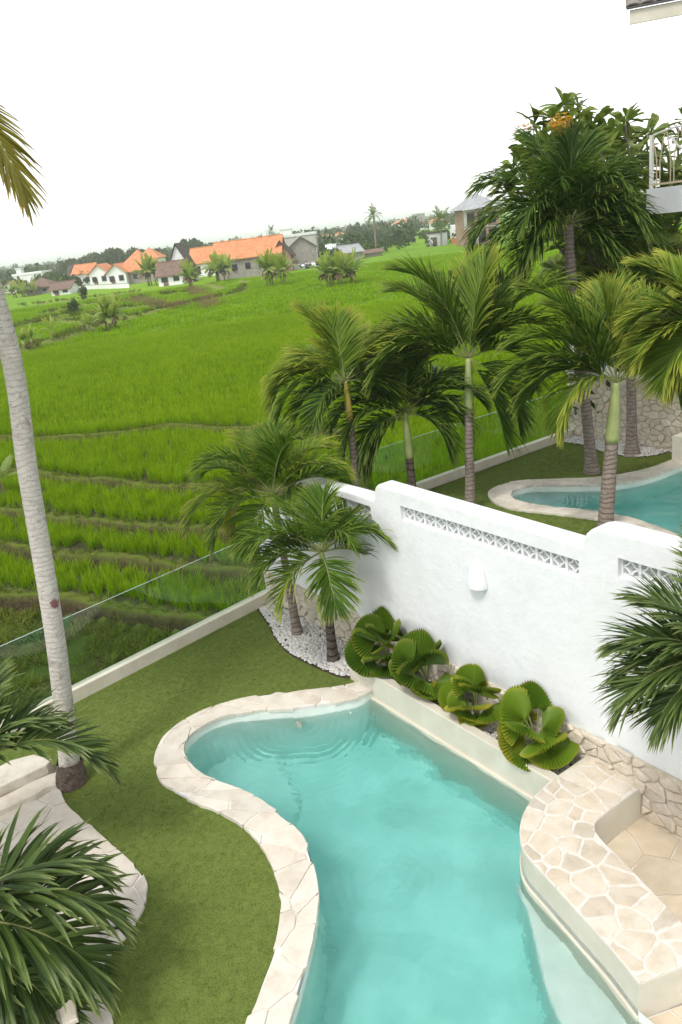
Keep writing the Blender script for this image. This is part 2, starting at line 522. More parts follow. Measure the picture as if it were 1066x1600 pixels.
BENCH_OUT = catmull([(5.37,4.76),(5.02,4.70),(4.73,4.58),(4.52,4.40),(4.41,4.22),(4.345,3.96),(4.24,3.52),(4.146,3.12),(4.03,2.757)], 6)
BENCH_IN = catmull([(5.98,4.06),(5.32,4.07),(5.155,4.02),(5.07,3.88),(4.985,3.573),(4.767,2.857),(4.66,2.53)], 6)
BENCH_IN[0] = (5.98, 4.06)
pool_close = [(1.4,2.8),(1.7,2.0),(2.4,1.5),(3.3,1.4),(3.9,1.8),(4.02,2.4)]
POOL = np.concatenate([INN, np.array(pool_close), BENCH_OUT[::-1][:-1], [(5.38,4.80)]])
POOL = np.array(ccw(POOL))
FL, WATER = -1.2, -.11

mid = OUT*.6 + INN*.4
lawn_poly = np.concatenate([[(-5., 0.), (-5., fence_y(-5.))], [(6.0, fence_y(6.0))], [(6.0, 8.36), (5.42, 8.36)], mid[2:], [(1.2,2.6),(1.2,0.)]])
v, f = fill2d(lawn_poly)
mb = MB(); mb.add(np.c_[v, np.zeros(len(v))], f)
tag(mb.build('lawn', M_LAWN), 'smooth artificial turf lawn curving around the near pool', 'lawn', kind='structure')
LAWN = np.array(ccw(lawn_poly))

# pool basin: shell with floor, shallow shelf and step
mb = MB()
n_ = len(POOL)
V = np.concatenate([np.c_[POOL, np.full(n_, .0)], np.c_[POOL, np.full(n_, FL)]])
mb.add(V, [(j, n_+j, n_+(j+1) % n_, (j+1) % n_)[::-1] for j in range(n_)])
v, f = fill2d(POOL); mb.add(np.c_[v, np.full(len(v), FL)], f)
pool = thing('swimming_pool', (4, 6, 0), 'freeform pool with pale plaster basin beside the turf lawn', 'pool', kind='structure')
mb.build('basin', M_BASIN, pool)
shelf = np.concatenate([INN[(INN[:,1] > 6.75) & (INN[:,0] < 4.15)], [(3.75,7.4)]])
shelf = offset_poly(ccw(shelf), -.03)
prism(MB(), shelf, FL+.001, -1.1, .03).build('shelf', M_BASIN, pool)
stp = np.concatenate([[(4.5,4.5)], catmull([(4.28,4.12),(4.0,3.74),(3.78,3.45),(3.62,3.1),(3.52,2.6),(3.5,1.9)], 5), [(4.1,1.9),(4.2,2.75),(4.35,3.5)]])
prism(MB(), stp, FL+.001, -.34, .03).build('step', M_BASIN, pool)
mb = MB(); lip = [(5.345,4.8),(5.39,4.8),(5.39,7.88),(5.345,7.88)]
prism(mb, lip, -.6, -.065, .01); mb.build('ledge', M_CREAM, pool)
mb = MB()
q = np.concatenate([BENCH_OUT, BENCH_OUT[::-1]+np.array([.09,0])]); q[:len(BENCH_OUT)] -= np.array([.022,.0])
prism(mb, q, -.36, -.065, .01); mb.build('ledge', M_CREAM, pool)

# water: a closed body that reaches a little into the basin walls; rippled top
def ripple(x, y, jets):
    z = (2.6+1.4*np.sin(x*1.1+y*.9)*np.sin(y*1.3-.6*x))*(.0028*np.sin(x*5.1+y*3.2+.8*np.sin(y*2.1)) + .0022*np.sin(-x*6.3+y*7.7+1.1*np.sin(x*1.7)) + .0016*np.sin(x*13+y*9+2*np.sin(x*3-y*2)) + .0013*np.sin(x*3-y*15+1.5*np.sin(y*4+x)))
    pm = np.clip(.5+.9*np.sin(x*1.5-y*.8+.7)*np.sin(y*1.1+x*.4+2.0), 0, 1)
    z = z + pm*(.0032*np.sin(x*16+y*9+2.2*np.sin(y*3.1+x*1.3)) + .0026*np.sin(-x*11+y*21+2*np.sin(x*2.7-y)) + .0014*np.sin(x*31-y*17+2*np.sin(y*5)))
    for jx, jy, a, r0 in jets:
        d = np.hypot(x-jx, y-jy); th = np.arctan2(y-jy, x-jx)
        z = z + a*np.exp(-(d/r0)**1.3)*np.sin(d*58+1.3*np.sin(th*5)+2*np.sin(th*3+d*4)) + a*.6*np.exp(-(d/r0)**1.5)*np.sin(x*41+3*np.sin(y*17))*np.cos(y*37+2*np.sin(x*13))
    return z
def water_body(name, poly, z, bottom, step, jets, label, mat):
    big = offset_poly(ccw(poly), -step*1.6)
    lo, hi = big.min(0), big.max(0)
    gx_, gy_ = np.arange(lo[0]-step, hi[0]+step, step), np.arange(lo[1]-step, hi[1]+step, step)
    X, Y = np.meshgrid(gx_, gy_, indexing='ij'); nX, nY = X.shape
    cell = in_poly(X[:-1,:-1]+step/2, Y[:-1,:-1]+step/2, big)
    used = np.zeros((nX, nY), bool)
    for a_, b_ in ((0,0),(1,0),(1,1),(0,1)): used[a_:nX-1+a_, b_:nY-1+b_] |= cell
    ids = np.full((nX, nY), -1); ids[used] = np.arange(used.sum()); k = int(used.sum())
    top = np.c_[X[used], Y[used], z+ripple(X[used], Y[used], jets)]
    bot = np.c_[X[used], Y[used], np.full(k, bottom)]
    q = np.stack([ids[:-1,:-1], ids[1:,:-1], ids[1:,1:], ids[:-1,1:]], -1)[cell]
    F = q.tolist() + (q[:,::-1]+k).tolist()
    pad = np.pad(cell, 1)
    for (dx, dy), (e0, e1) in (((-1,0),(3,0)), ((1,0),(1,2)), ((0,-1),(0,1)), ((0,1),(2,3))):
        nb = pad[1+dx:1+dx+cell.shape[0], 1+dy:1+dy+cell.shape[1]]
        qq = np.stack([ids[:-1,:-1], ids[1:,:-1], ids[1:,1:], ids[:-1,1:]], -1)[cell & ~nb]
        F += np.stack([qq[:,e1], qq[:,e0], qq[:,e0]+k, qq[:,e1]+k], 1).tolist()
    mb = MB(); mb.add(np.concatenate([top, bot]), F)
    o = mb.build(name, mat)
    sm_ = np.zeros(len(F), bool); sm_[:len(q)] = True; o.data.polygons.foreach_set('use_smooth', sm_)
    return tag(o, label, 'water', kind='structure')
m, n, b = nt('pool_water')
b.inputs['Base Color'].default_value = (1,1,1,1); b.inputs['Roughness'].default_value = 0.0; b.inputs['IOR'].default_value = 1.33
b.inputs['Transmission Weight'].default_value = 1.0
va = n.nodes.new('ShaderNodeVolumeAbsorption'); va.inputs['Color'].default_value = (0.0,.955,.955,1); va.inputs['Density'].default_value = .37
n.links.new(va.outputs[0], n.nodes['Material Output'].inputs['Volume'])
bumpn(n, b, noise(n, 8, 4, .55, 'World').outputs['Fac'], .5, .03)
M_WATER = m
water_body('pool_water', POOL, WATER, FL-.05, .02, [(4.30,8.08,.014,.95),(3.5,5.3,.003,1.1)], 'clear turquoise water of the near pool with ripples around an inlet', M_WATER)

# coping: mortar bed and one broken slab after another
def coping(OUT, INN, name, label, spacing, rng, z0=-.02, z1=.05):
    OUT, INN = np.asarray(OUT), np.asarray(INN)
    t = thing(name, (*OUT[len(OUT)//2], 0), label, 'coping')
    c = (OUT+INN)/2
    s = np.r_[0, np.cumsum(np.hypot(*np.diff(c, axis=0).T))]
    w = float(np.mean(np.hypot(*(OUT-INN).T)))
    def mp(st):
        st = np.asarray(st); k = st[:,1:2]/w
        o = np.stack([np.interp(st[:,0], s, OUT[:,i]) for i in (0,1)], 1)
        q = np.stack([np.interp(st[:,0], s, INN[:,i]) for i in (0,1)], 1)
        return o*(1-k)+q*k
    ss = np.linspace(0, s[-1], 150)
    bed = np.concatenate([mp(np.c_[ss, np.full(150, .02)]), mp(np.c_[ss, np.full(150, w-.012)])[::-1]])
    prism(MB(), bed, z0-.12, z1-.012).build('mortar_bed', M_GROUT, t)
    ov = .02
    reg = [(a, -.01) for a in np.linspace(0, s[-1], 60)] + [(a, w+ov) for a in np.linspace(s[-1], 0, 60)]
    for q in voronoi(reg, spacing, .015, rng, aniso=spacing/w*1.25 if w < spacing else 1.0):
        q = roughen(q, .07, .004, rng)
        p = ccw(mp(q)); h = z1 + rng.uniform(-.003, .006)
        prism(MB(), p, z1-.05, h, .008, seg=2).build('coping_stone', M_COPING, t)
    return t
coping(OUT, INN, 'pool_coping', 'pale limestone coping curving round the turquoise pool by the turf', .40, RNG)

# planter with hollow, front over the water
planter = thing('planter_box', (5.7, 6.5, 0), 'long cream plaster planter box between pool and white wall', 'planter')
PL_Y0, PL_Y1 = 4.70, 8.36
prism(MB(), [(5.38,PL_Y0),(5.97,PL_Y0),(5.97,PL_Y1),(5.38,PL_Y1)], -.9, .30, .012, holes=[[(5.50,4.75),(5.962,4.75),(5.962,8.26),(5.50,8.26)]]).build('trough', M_CREAM, planter)
mb = MB(); mb.box((5.49,4.74,.0), (5.97,8.27,.17)); mb.build('soil_bed', M_SOIL, planter)

# bench: cream body, broken stone top
M_CREAM2 = surf('bench_grout', (.58,.545,.48), (.68,.65,.60), 14, .85, .5, 90, .008, stain=(6,.58,(.50,.45,.37),.45))
bench_poly = ccw(np.concatenate([BENCH_OUT, [(4.66,2.53)], BENCH_IN[::-1][1:], [(5.98,4.735)]]))
bench = thing('built_in_bench', (5.2, 4.2, -.1), 'low curved poolside bench topped with broken limestone paving', 'bench')
prism(MB(), bench_poly, -.9, .275, .004).build('bench_body', M_CREAM, bench)
prism(MB(), offset_poly(bench_poly, .003), .2755, .291, .004).build('grout_bed', M_CREAM2, bench)
rgb = np.random.default_rng(5)
M_BENCHST = surf('tan_limestone', (.46,.405,.32), (.57,.515,.425), 6, .78, .6, 50, .008, c3=(.61,.57,.50), perobj=.22, stain=(8,.62,(.44,.33,.21),.45))
for q in voronoi(offset_poly(bench_poly, .012), .25, .030, rgb, jitter=.48):
    q = roughen(q, .045, .005, rgb)
    prism(MB(), ccw(q), .27, .296+rgb.uniform(0, .005), .004, seg=2).build('paving_stone', M_BENCHST, bench)

# patio at the lower level by the bench
patio_poly = ccw(np.concatenate([BENCH_IN, [(4.68,2.5),(4.05,2.74),(4.02,2.4),(3.9,1.8),(3.5,.6),(6.6,.6),(6.6,4.06)]]))
patio = thing('patio', (5.6, 3, -.1), 'tan flagstone patio in the nook behind the bench', 'patio', kind='structure')
prism(MB(), offset_poly(patio_poly, -.01), -.9, -.112).build('mortar_bed', M_GROUT, patio)
M_FLAG = surf('tan_flagstone', (.50,.42,.31), (.62,.54,.42), 4, .75, .4, 40, .008, perobj=.12)
for q in voronoi(patio_poly, .55, .012, rgb):
    prism(MB(), ccw(roughen(q, .1, .004, rgb)), -.13, -.1+rgb.uniform(-.002,.002), .004, seg=2).build('flagstone', M_FLAG, patio)

# boundary wall with stepped, rounded top and pierced screens
def hump(y0, z0, y1, z1, n=7):   # quarter round from (y0,z0) up to (y1,z1)
    t = np.linspace(0, math.pi/2, n)
    return [(y0+(y1-y0)*(1-math.cos(a)), z0+(z1-z0)*math.sin(a)) for a in t]
prof = [(11.72, -.9), (11.72, 1.62)] + [(11.5, 1.68), (10.35, 1.72)] + hump(10.32, 1.76, 10.0, 2.52) + [(8.62, 2.56)] + [(8.2, 2.56)] + hump(8.18, 2.58, 8.02, 2.80) + [(4.80, 2.77)] + hump(4.78, 2.79, 4.48, 3.02) + [(0.5, 3.0), (0.5, -.9)]
HB = [(4.83, 2.39, 14), (2.765, 2.55, 8), (8.28, 2.24, 8)]
holes = [[(y, z), (y+.2*k, z), (y+.2*k, z+.2), (y, z+.2)] for y, z, k in HB]
wall = thing('garden_wall', (WX+.12, 6, -.1), 'white plastered boundary wall with stepped rounded top and pierced block bands', 'wall')
mb = MB()
hw = .125
prism(mb, prof, WX+hw, WX, .035, holes=holes, axes='yzx', bottom=False)
prism(mb, prof, WX+hw, WX+2*hw, .035, holes=holes, axes='yzx', bottom=False)
mb.build('wall_body', M_PLASTER, wall)
# pierced block: square frame and four corner arcs
blk = MB(); s_, w_, d0, d1 = .1, .016, -.045, .045
for a in ((-s_, -s_, s_, -s_+w_), (-s_, s_-w_, s_, s_), (-s_, -s_+w_+.0005, -s_+w_, s_-w_-.0005), (s_-w_, -s_+w_+.0005, s_, s_-w_-.0005)):
    blk.box((d0, a[0], a[1]), (d1, a[2], a[3]))
for cx, cy in ((-1,-1),(1,-1),(1,1),(-1,1)):
    a0 = math.atan2(-cy, -cx); th = np.linspace(a0-math.pi/4, a0+math.pi/4, 9)
    ring = []
    for r_, d in ((.088,d0+.004),(.106,d0+.004),(.106,d1-.004),(.088,d1-.004)):
        ring.append(np.stack([np.full(9, d), cx*s_+r_*np.cos(th), cy*s_+r_*np.sin(th)], 1))
    Vv = np.stack(ring, 1).reshape(-1, 3)
    blk.add(Vv, [(i*4+j, i*4+(j+1) % 4, (i+1)*4+(j+1) % 4, (i+1)*4+j) for i in range(8) for j in range(4)])
first = None
for y, z, k in HB:
    for i in range(k):
        o_ = np.array((WX+.10, y+.1+.2*i, z+.1))
        if first is None:
            first = blk.build('breeze_block', M_PLASTER, wall); first.location = o_-ORG[wall.name]
        else:
            c_ = first.copy(); COL.objects.link(c_); c_.location = o_-ORG[wall.name]
# rubble base
mb = MB(); mb.box((WX-.025, .6, -.9), (WX+.02, 11.6, .585)); mb.build('stone_backing', M_MORTAR, wall)
def rubble(parent, region, spacing, aniso, mapf, rng, depth=(.02,.045), gap=.014):
    for q in voronoi(region, spacing, gap, rng, aniso=aniso, jitter=.46):
        q = roughen(q, spacing*.4, spacing*.03, rng)
        q = np.array(ccw(q)); c = q.mean(0); d = rng.uniform(*depth)
        n = len(q)
        rings = [(q, 0), (c+(q-c)*.97, d*.65), (c+(q-c)*.8, d*(1+rng.uniform(-.1,.2)))]
        V = np.concatenate([mapf(a, h + (rng.normal(0, d*.12, n) if h > 0 else np.zeros(n))) for a, h in rings] + [mapf(c[None], np.array([d*1.1]))])
        F = [(i*n+j, i*n+(j+1) % n, (i+1)*n+(j+1) % n, (i+1)*n+j) for i in range(2) for j in range(n)] + [(2*n+j, 2*n+(j+1) % n, 3*n) for j in range(n)]
        mb = MB(); mb.add(V, [f_[::-1] for f_ in F]); mb.build('stone', M_RUBBLE, parent)
rw = np.random.default_rng(9)
edge = [(y, .58+.03*math.sin(y*3.1)+.02*math.sin(y*7.7)) for y in np.linspace(11.5, 2.2, 60)]
rubble(wall, [(2.2,-.12),(4.05,-.12),(4.05,.29),(4.74,.29),(4.74,.17),(8.30,.17),(8.30,.0),(11.5,.0)]+edge, .22, 1.45, lambda a, h: np.stack([WX-.025-np.asarray(h)*np.ones(len(a)), a[:,0], a[:,1]], 1), rw)

# wall lamp: half dome bonnet
lamp = thing('wall_lamp', (WX, 6.29, 1.87), 'white half-dome plaster lamp on the white boundary wall', 'wall lamp')
mb = MB()
H_, Wd, nseg, nr = .31, .145, 20, 12
rows = []
for i in range(nr+1):
    t = i/nr; r_ = math.sqrt(max(0, 1-t**1.75)); r_ = max(r_, .02)
    th = np.linspace(-math.pi/2, math.pi/2, nseg)
    rows.append(np.stack([WX-.004-.13*r_*np.cos(th), 6.29+Wd*r_*np.sin(th), np.full(nseg, 1.87+H_*t)], 1))
for k, sc_ in ((0, 1), (1, .9)):
    VV = np.concatenate(rows) if k == 0 else (np.concatenate(rows)-np.array([WX-.004,6.29,1.87]))*np.array([sc_,sc_,.94])+np.array([WX-.004,6.29,1.87])
    F = [(i*nseg+j, i*nseg+j+1, (i+1)*nseg+j+1, (i+1)*nseg+j) for i in range(nr) for j in range(nseg-1)]
    mb.add(VV, F if k == 0 else [q[::-1] for q in F])
mb.build('shade', M_PLASTER, lamp, smooth=True)
mb = MB(); mb.box((WX-.05,6.26,1.93), (WX-.003,6.32,2.02)); mb.build('lamp_holder', M_METAL, lamp)

# glass fence on a curb
m, n, b = nt('fence_glass')
tr = n.nodes.new('ShaderNodeBsdfTransparent'); tr.inputs[0].default_value = (.86,.93,.90,1)
gl = n.nodes.new('ShaderNodeBsdfGlossy'); gl.inputs['Roughness'].default_value = .02
lw_ = n.nodes.new('ShaderNodeLayerWeight'); pw_ = n.nodes.new('ShaderNodeMath'); pw_.operation = 'POWER'; pw_.inputs[1].default_value = 5.0
n.links.new(lw_.outputs['Facing'], pw_.inputs[0])
fr = n.nodes.new('ShaderNodeMath'); fr.operation = 'MULTIPLY_ADD'; fr.inputs[1].default_value = .8; fr.inputs[2].default_value = .045
n.links.new(pw_.outputs[0], fr.inputs[0])
ms = n.nodes.new('ShaderNodeMixShader')
n.links.new(fr.outputs[0], ms.inputs[0]); n.links.new(tr.outputs[0], ms.inputs[1]); n.links.new(gl.outputs[0], ms.inputs[2])
n.links.new(ms.outputs[0], n.nodes['Material Output'].inputs['Surface'])
M_GLASS = m
m, n, b = nt('glass_edge')
b.inputs['Base Color'].default_value = (.6,.75,.68,1); b.inputs['Roughness'].default_value = .15; b.inputs['Transmission Weight'].default_value = .3
M_GEDGE = m
def glass_fence(a, bb, label, curb_h, top, pw):
    a, bb = np.array(a), np.array(bb); L = np.hypot(*(bb-a)); d = (bb-a)/L; nrm = np.array([-d[1], d[0]])
    t = thing('glass_fence', (*((a+bb)/2), 0), label, 'fence')
    w = .16
    q = [a, bb, bb+nrm*w, a+nrm*w]
    prism(MB(), q, -1.6, curb_h, .01).build('curb', M_CURB, t)
    k = max(1, round(L/pw))
    for i in range(k):
        p0, p1 = a+d*(L*i/k+.008)+nrm*.075, a+d*(L*(i+1)/k-.008)+nrm*.075
        q = [p0, p1, p1+nrm*.012, p0+nrm*.012]
        pan = MB(); prism(pan, q, curb_h-.03, top); po = pan.build('glass_panel', M_GLASS, t, origin=(*p0, curb_h))
        e = MB(); prism(e, [p0-nrm*.001, p1-nrm*.001, p1+nrm*.013, p0+nrm*.013], top, top+.004); e.build('polished_edge', M_GEDGE, po, origin=(*p0, top))
    return t
glass_fence((-4.5, float(fence_y(-4.5))), (5.97, float(fence_y(5.97))), 'frameless glass fence on cream curb along the near turf lawn', .2, 1.27, 1.75)

# pebble bed at the foot of the wall
BED = ccw([(5.60,11.38),(5.52,11.1),(5.40,10.65),(5.24,10.2),(5.15,9.75),(5.14,9.5),(5.19,9.04),(5.27,8.55),(5.36,8.37),(5.97,8.37),(5.97,11.44)])
v, f = fill2d(BED); mb = MB(); mb.add(np.c_[v, np.full(len(v), .006)], f)
tag(mb.build('soil_bed', M_SOIL), 'dark soil bed under the white pebbles below the wall', 'soil', kind='structure')
ICO = None
def pebbles(name, poly, z, n, size, rng, mat, label, avoid=(), zj=.012):
    global ICO
    if ICO is None:
        bm = bmesh.new(); bmesh.ops.create_icosphere(bm, subdivisions=1, radius=1)
        ICO = (np.array([v_.co[:] for v_ in bm.verts]), np.array([[q.index for q in f_.verts] for f_ in bm.faces])); bm.free()
    bv, bf = ICO
    poly = np.array(poly); lo, hi = poly.min(0), poly.max(0)
    P_ = rng.uniform(lo, hi, (n*6, 2)); P_ = P_[in_poly(P_[:,0], P_[:,1], poly)][:n]
    for ax, ay, ar in avoid: P_ = P_[np.hypot(P_[:,0]-ax, P_[:,1]-ay) > ar]
    k = len(P_)
    S = rng.uniform(.6, 1.25, (k,3))*size*np.array([1.15, .85, .6])
    a = rng.uniform(0, 2*np.pi, k); ca, sa = np.cos(a), np.sin(a)
    nz = 1+rng.normal(0, .12, (k, len(bv), 1))
    V = bv[None]*nz*S[:,None]
    x = V[...,0]*ca[:,None]-V[...,1]*sa[:,None]; y = V[...,0]*sa[:,None]+V[...,1]*ca[:,None]
    V = np.stack([x+P_[:,0:1], y+P_[:,1:2], V[...,2]+(z+rng.uniform(0, zj, k))[:,None]], -1)
    mb = MB(); mb.v = [V.reshape(-1,3)]; mb.n = k*len(bv)
    mb.f = (bf[None]+np.arange(k)[:,None,None]*len(bv)).reshape(-1,3).tolist()
    return tag(mb.build(name, mat, smooth=True), label, 'pebbles', kind='stuff')
BED_IN = [p for p in offset_poly(BED, .035)]
pebbles('white_pebbles', BED_IN, .02, 2500, .031, RNG, M_PEBBLE, 'white pebbles spread around the two palms by the wall')
pebbles('grey_pebbles', [(5.51,4.76),(5.95,4.76),(5.95,8.25),(5.51,8.25)], .18, 2600, .024, RNG, M_PEBBLE2, 'greyish pebbles covering the soil of the planter')

# paved path at the left
path_edge = catmull([(1.1,9.55),(1.40,9.45),(1.47,9.22),(1.38,8.93),(1.35,8.56),(1.455,7.88),(1.545,7.33),(1.59,6.87),(1.515,6.6),(1.30,6.36),(1.05,6.22),(.88,6.1),(.80,5.9),(.74,5.5),(.62,5.0),(.4,4.3)], 5)
path_poly = ccw(np.concatenate([path_edge, [(-3.5,4.0),(-3.5,9.2),(0.3,9.5)]]))
path = thing('stone_path', (0, 7, 0), 'pale crazy-paved stone path curving along the left of the lawn', 'path', kind='structure')
prism(MB(), path_poly, -.05, .018).build('mortar_bed', M_GROUT, path)
rp = np.random.default_rng(21)
for q in voronoi(offset_poly(path_poly, -.012), .5, .02, rp):
    if q[:,0].max() < -1.6: continue
    prism(MB(), ccw(roughen(q, .09, .005, rp)), .0, .03+rp.uniform(0,.005), .006, seg=2).build('paving_stone', M_COPING, path)
# two low steps at the end of the path
steps = thing('stone_steps', (1.0, 9.2, 0), 'short flight of pale limestone steps at the path end by the coconut trunk', 'steps')
for i, (q, z1_) in enumerate([([(.45,8.98),(1.36,8.98),(1.44,9.2),(1.38,9.26),(.45,9.2)], .10), ([(.45,9.21),(1.36,9.27),(1.43,9.33),(1.30,9.62),(1.05,9.72),(.45,9.6)], .22)]):
    prism(MB(), ccw(roughen(np.array(q), .12, .012, rp)), .0, z1_, .015).build('step', M_COPING, steps)
# rendered block near the bottom corner
blk2 = thing('rendered_block', (.2, 5.7, 0), 'low white rendered block standing on the path under the palm fronds', 'block')
prism(MB(), [(-.15,5.45),(.45,5.35),(.55,5.8),(-.05,5.92)], .0, .42, .015).build('body', M_PLASTER, blk2)
prism(MB(), [(-.19,5.41),(.49,5.31),(.59,5.84),(-.09,5.96)], .42, .46, .012).build('top_slab', M_COPING, blk2)

# pool fittings
t = thing('pool_inlet', (4.36, 8.16, -.2), 'round water inlet bubbling in the upper bay of the near pool', 'inlet')
mb = MB(); th = np.linspace(0, 2*math.pi, 20, endpoint=False)
mb.tube([(4.36,8.20,-.20),(4.33,8.13,-.17)], .035, 16); mb.build('nozzle', M_CREAM, t, smooth=False)
mb = MB(); mb.tube([(4.37,8.22,-.21),(4.36,8.20,-.20)], .055, 16); mb.build('flange', M_CREAM, t)
t = thing('pool_light', (5.02, 7.93, -.3), 'small round white fitting on the far pool wall', 'pool light')
mb = MB(); mb.tube([(5.02,7.95,-.22),(5.02,7.875,-.22)], [.04,.035], 14); mb.build('bezel', M_METAL, t)
# ------------------------------------------------------------------ neighbour's garden
nb_out = [(11.9,5.2),(12.0,6.8),(12.08,7.9),(12.34,9.05),(12.1,10.2),(11.80,11.1),(11.9,11.85),(12.4,12.42),(13.2,12.38),(13.8,11.72),(14.46,11.0),(15.29,10.56),(16.1,10.43),(16.7,10.45)]
nb_in = [(12.3,5.2),(12.38,6.8),(12.42,7.6),(12.70,8.6),(12.68,9.6),(12.28,10.8),(12.24,11.55),(12.6,11.95),(13.1,11.9),(13.55,11.33),(14.1,10.58),(14.87,10.15),(16.0,10.03),(16.7,10.05)]
NO, NI = resample(nb_out, 110), resample(nb_in, 110)
NPOOL = np.array(ccw(np.concatenate([NI, [(16.9,9.6),(16.9,5.2)]])))
mid = NO*.6+NI*.4
nb_lawn = np.concatenate([mid, [(16.95,10.3),(16.95,13.72),(8.85,13.72),(6.27,11.7),(6.27,5.2)]])
v, f = fill2d(nb_lawn); mb = MB(); mb.add(np.c_[v, np.zeros(len(v))], f)
tag(mb.build('lawn', M_LAWN), 'neighbouring lawn behind the white wall, around the far pool', 'lawn', kind='structure')
NLAWN = np.array(ccw(nb_lawn))
npool = thing('swimming_pool', (14, 9, 0), 'neighbouring kidney-shaped pool basin beyond the white wall', 'pool', kind='structure')
n_ = len(NPOOL); mb = MB()
mb.add(np.concatenate([np.c_[NPOOL, np.zeros(n_)], np.c_[NPOOL, np.full(n_, FL)]]), [(j, n_+j, n_+(j+1) % n_, (j+1) % n_)[::-1] for j in range(n_)])
v, f = fill2d(NPOOL); mb.add(np.c_[v, np.full(len(v), FL)], f); mb.build('basin', M_BASIN, npool)
water_body('pool_water', NPOOL, WATER, FL-.05, .035, [(12.9,11.2,.010,.8),(14.3,10.0,.004,.7)], 'clear turquoise water of the neighbouring pool beyond the wall', M_WATER)
coping(NO, NI, 'pool_coping', 'pale limestone coping of the neighbouring pool beyond the wall', .48, np.random.default_rng(31))
glass_fence((8.85, 13.78), (16.98, 13.78), 'frameless glass fence on cream curb behind the neighbouring palms', .2, 1.3, 1.9)
glass_fence((6.32, 11.74), (8.83, 13.77), 'short slanting glass fence between white wall end and the neighbouring glass', .2, 1.3, 1.7)
# rubble wall closing the neighbouring garden
nw = thing('stone_wall', (17.1, 12.4, 0), 'cream rubble stone wall with white upper band closing the neighbouring garden', 'wall')
mb = MB(); mb.box((17.02,10.2,-1.2), (17.3,13.95,1.72)); mb.build('stone_backing', M_MORTAR, nw)
mb = MB(); mb.box((17.0,10.2,1.722), (17.3,13.97,2.7)); mb.build('upper_band', M_PLASTER, nw)
rubble(nw, [(10.3,0.),(13.93,0.),(13.93,1.72),(10.3,1.72)], .235, 1.4, lambda a, h: np.stack([17.02-np.asarray(h)*np.ones(len(a)), a[:,0], a[:,1]], 1), np.random.default_rng(41), gap=.018)
NBED = ccw([(16.4,13.68),(16.42,12.9),(16.2,12.3),(16.12,11.6),(16.25,11.2),(16.6,10.95),(16.98,10.9),(16.98,13.7)])
v, f = fill2d(NBED); mb = MB(); mb.add(np.c_[v, np.full(len(v), .006)], f)
tag(mb.build('soil_bed', M_SOIL), 'soil bed under white pebbles at the rubble wall', 'soil', kind='structure')
pebbles('white_pebbles', NBED, .025, 1500, .034, RNG, M_PEBBLE, 'white pebbles along the foot of the rubble wall next door')
# white house next door with balcony
hs_ = thing('white_villa', (17.5, 8, 0), 'white plastered neighbouring villa with balcony and tiled eave at right edge', 'house')
mb = MB(); mb.box((17.0,2.0,-1.2), (24,10.18,9.1)); mb.build('wall', M_PLASTER, hs_)
mb = MB(); mb.box((16.35,8.6,-.6), (16.998,10.42,.62)); mb.build('pool_wall', M_CREAM, hs_)
bc = pt(1010, 296, X=15.0)
mb = MB(); mb.box((15.0,5.0,5.55), (16.998,bc[1],bc[2])); mb.build('balcony_slab', M_PLASTER, hs_)
rail = thing('balcony_railing', (15.1, 8, bc[2]), 'tan metal balcony railing with forked branch-like bars', 'railing')
zt = pt(1018, 213, X=15.06)[2]; z0_ = bc[2]
mb = MB(); mb.box((15.03,bc[1]-.1,z0_), (15.09,bc[1]-.04,zt+.02)); mb.build('corner_post', M_METAL, rail)
mb = MB(); mb.box((15.035,5.1,z0_+.05), (15.085,bc[1]-.101,z0_+.09)); mb.build('bottom_rail', M_TANBAR, rail)
yy = np.linspace(bc[1]-.101, 5.1, 30)
mb = MB(); mb.tube(np.stack([np.full(30, 15.06), yy, zt-.01+.10*np.sin((bc[1]-yy)*2.2)], 1), .018, 8); mb.build('top_rail', M_METAL, rail)
for i in range(16):
    y = bc[1]-.22-.30*i
    if y < 5.2: break
    for s in (-1, 1):
        mb = MB(); zz = zt+.08*math.sin((bc[1]-y)*2.2)
        mb.tube([(15.06,y+s*.035,z0_+.09),(15.06,y+s*.035,z0_+.5),(15.06,y+s*.13,zz-.02)], .012, 6)
        mb.build('bar', M_TANBAR, rail)
yy2 = [(bc[1]-.55-.02*i, .0) for i in range(14)]
mb = MB()
mb.tube([(15.03,bc[1]-.5-.05*i,zt-.05-.26*math.sin(i/11*math.pi)) for i in range(12)], .022, 8); mb.build('curl', M_METAL, rail)
M_TILE = surf('grey_roof_tile', (.16,.15,.145), (.27,.26,.25), 4, .8, .5, 20, .02, perobj=.2)
ev = thing('roof_eave', (14.2, 8.6, 9), 'corner of a grey tiled roof eave with pale fascia at the top right', 'roof eave')
e0, e1 = pt(984, 26, Y=9.0), pt(1090, -9, Y=8.2)
ed = norm(np.array([e1[0]-e0[0], e1[1]-e0[1], 0])); en = np.array([-ed[1], ed[0], 0])
if en @ np.array([0.6,0.8,0]) < 0: en = -en
mb = MB(); L_ = 6.0
def qbox(mb, o, a, b_, c_, la, lb, lc):
    o = np.asarray(o, float); A, B, C_ = a*la, b_*lb, c_*lc
    vv = [o, o+A, o+A+B, o+B, o+C_, o+A+C_, o+A+B+C_, o+B+C_]
    mb.add(vv, [(0,3,2,1),(4,5,6,7),(0,1,5,4),(1,2,6,5),(2,3,7,6),(3,0,4,7)])
zv = np.array([0,0,1.])
qbox(mb, e0+np.array([0,0,-.11]), ed, en, zv, L_, .05, .20); mb.build('fascia', M_CREAM, ev)
slope = norm(en*.82+zv*.57); nl = np.cross(ed, slope); nl = nl if nl[2] > 0 else -nl
tile = MB(); th = np.linspace(0, math.pi, 7)
top = [(.11-.11*math.cos(a), .045*math.sin(a)) for a in th]
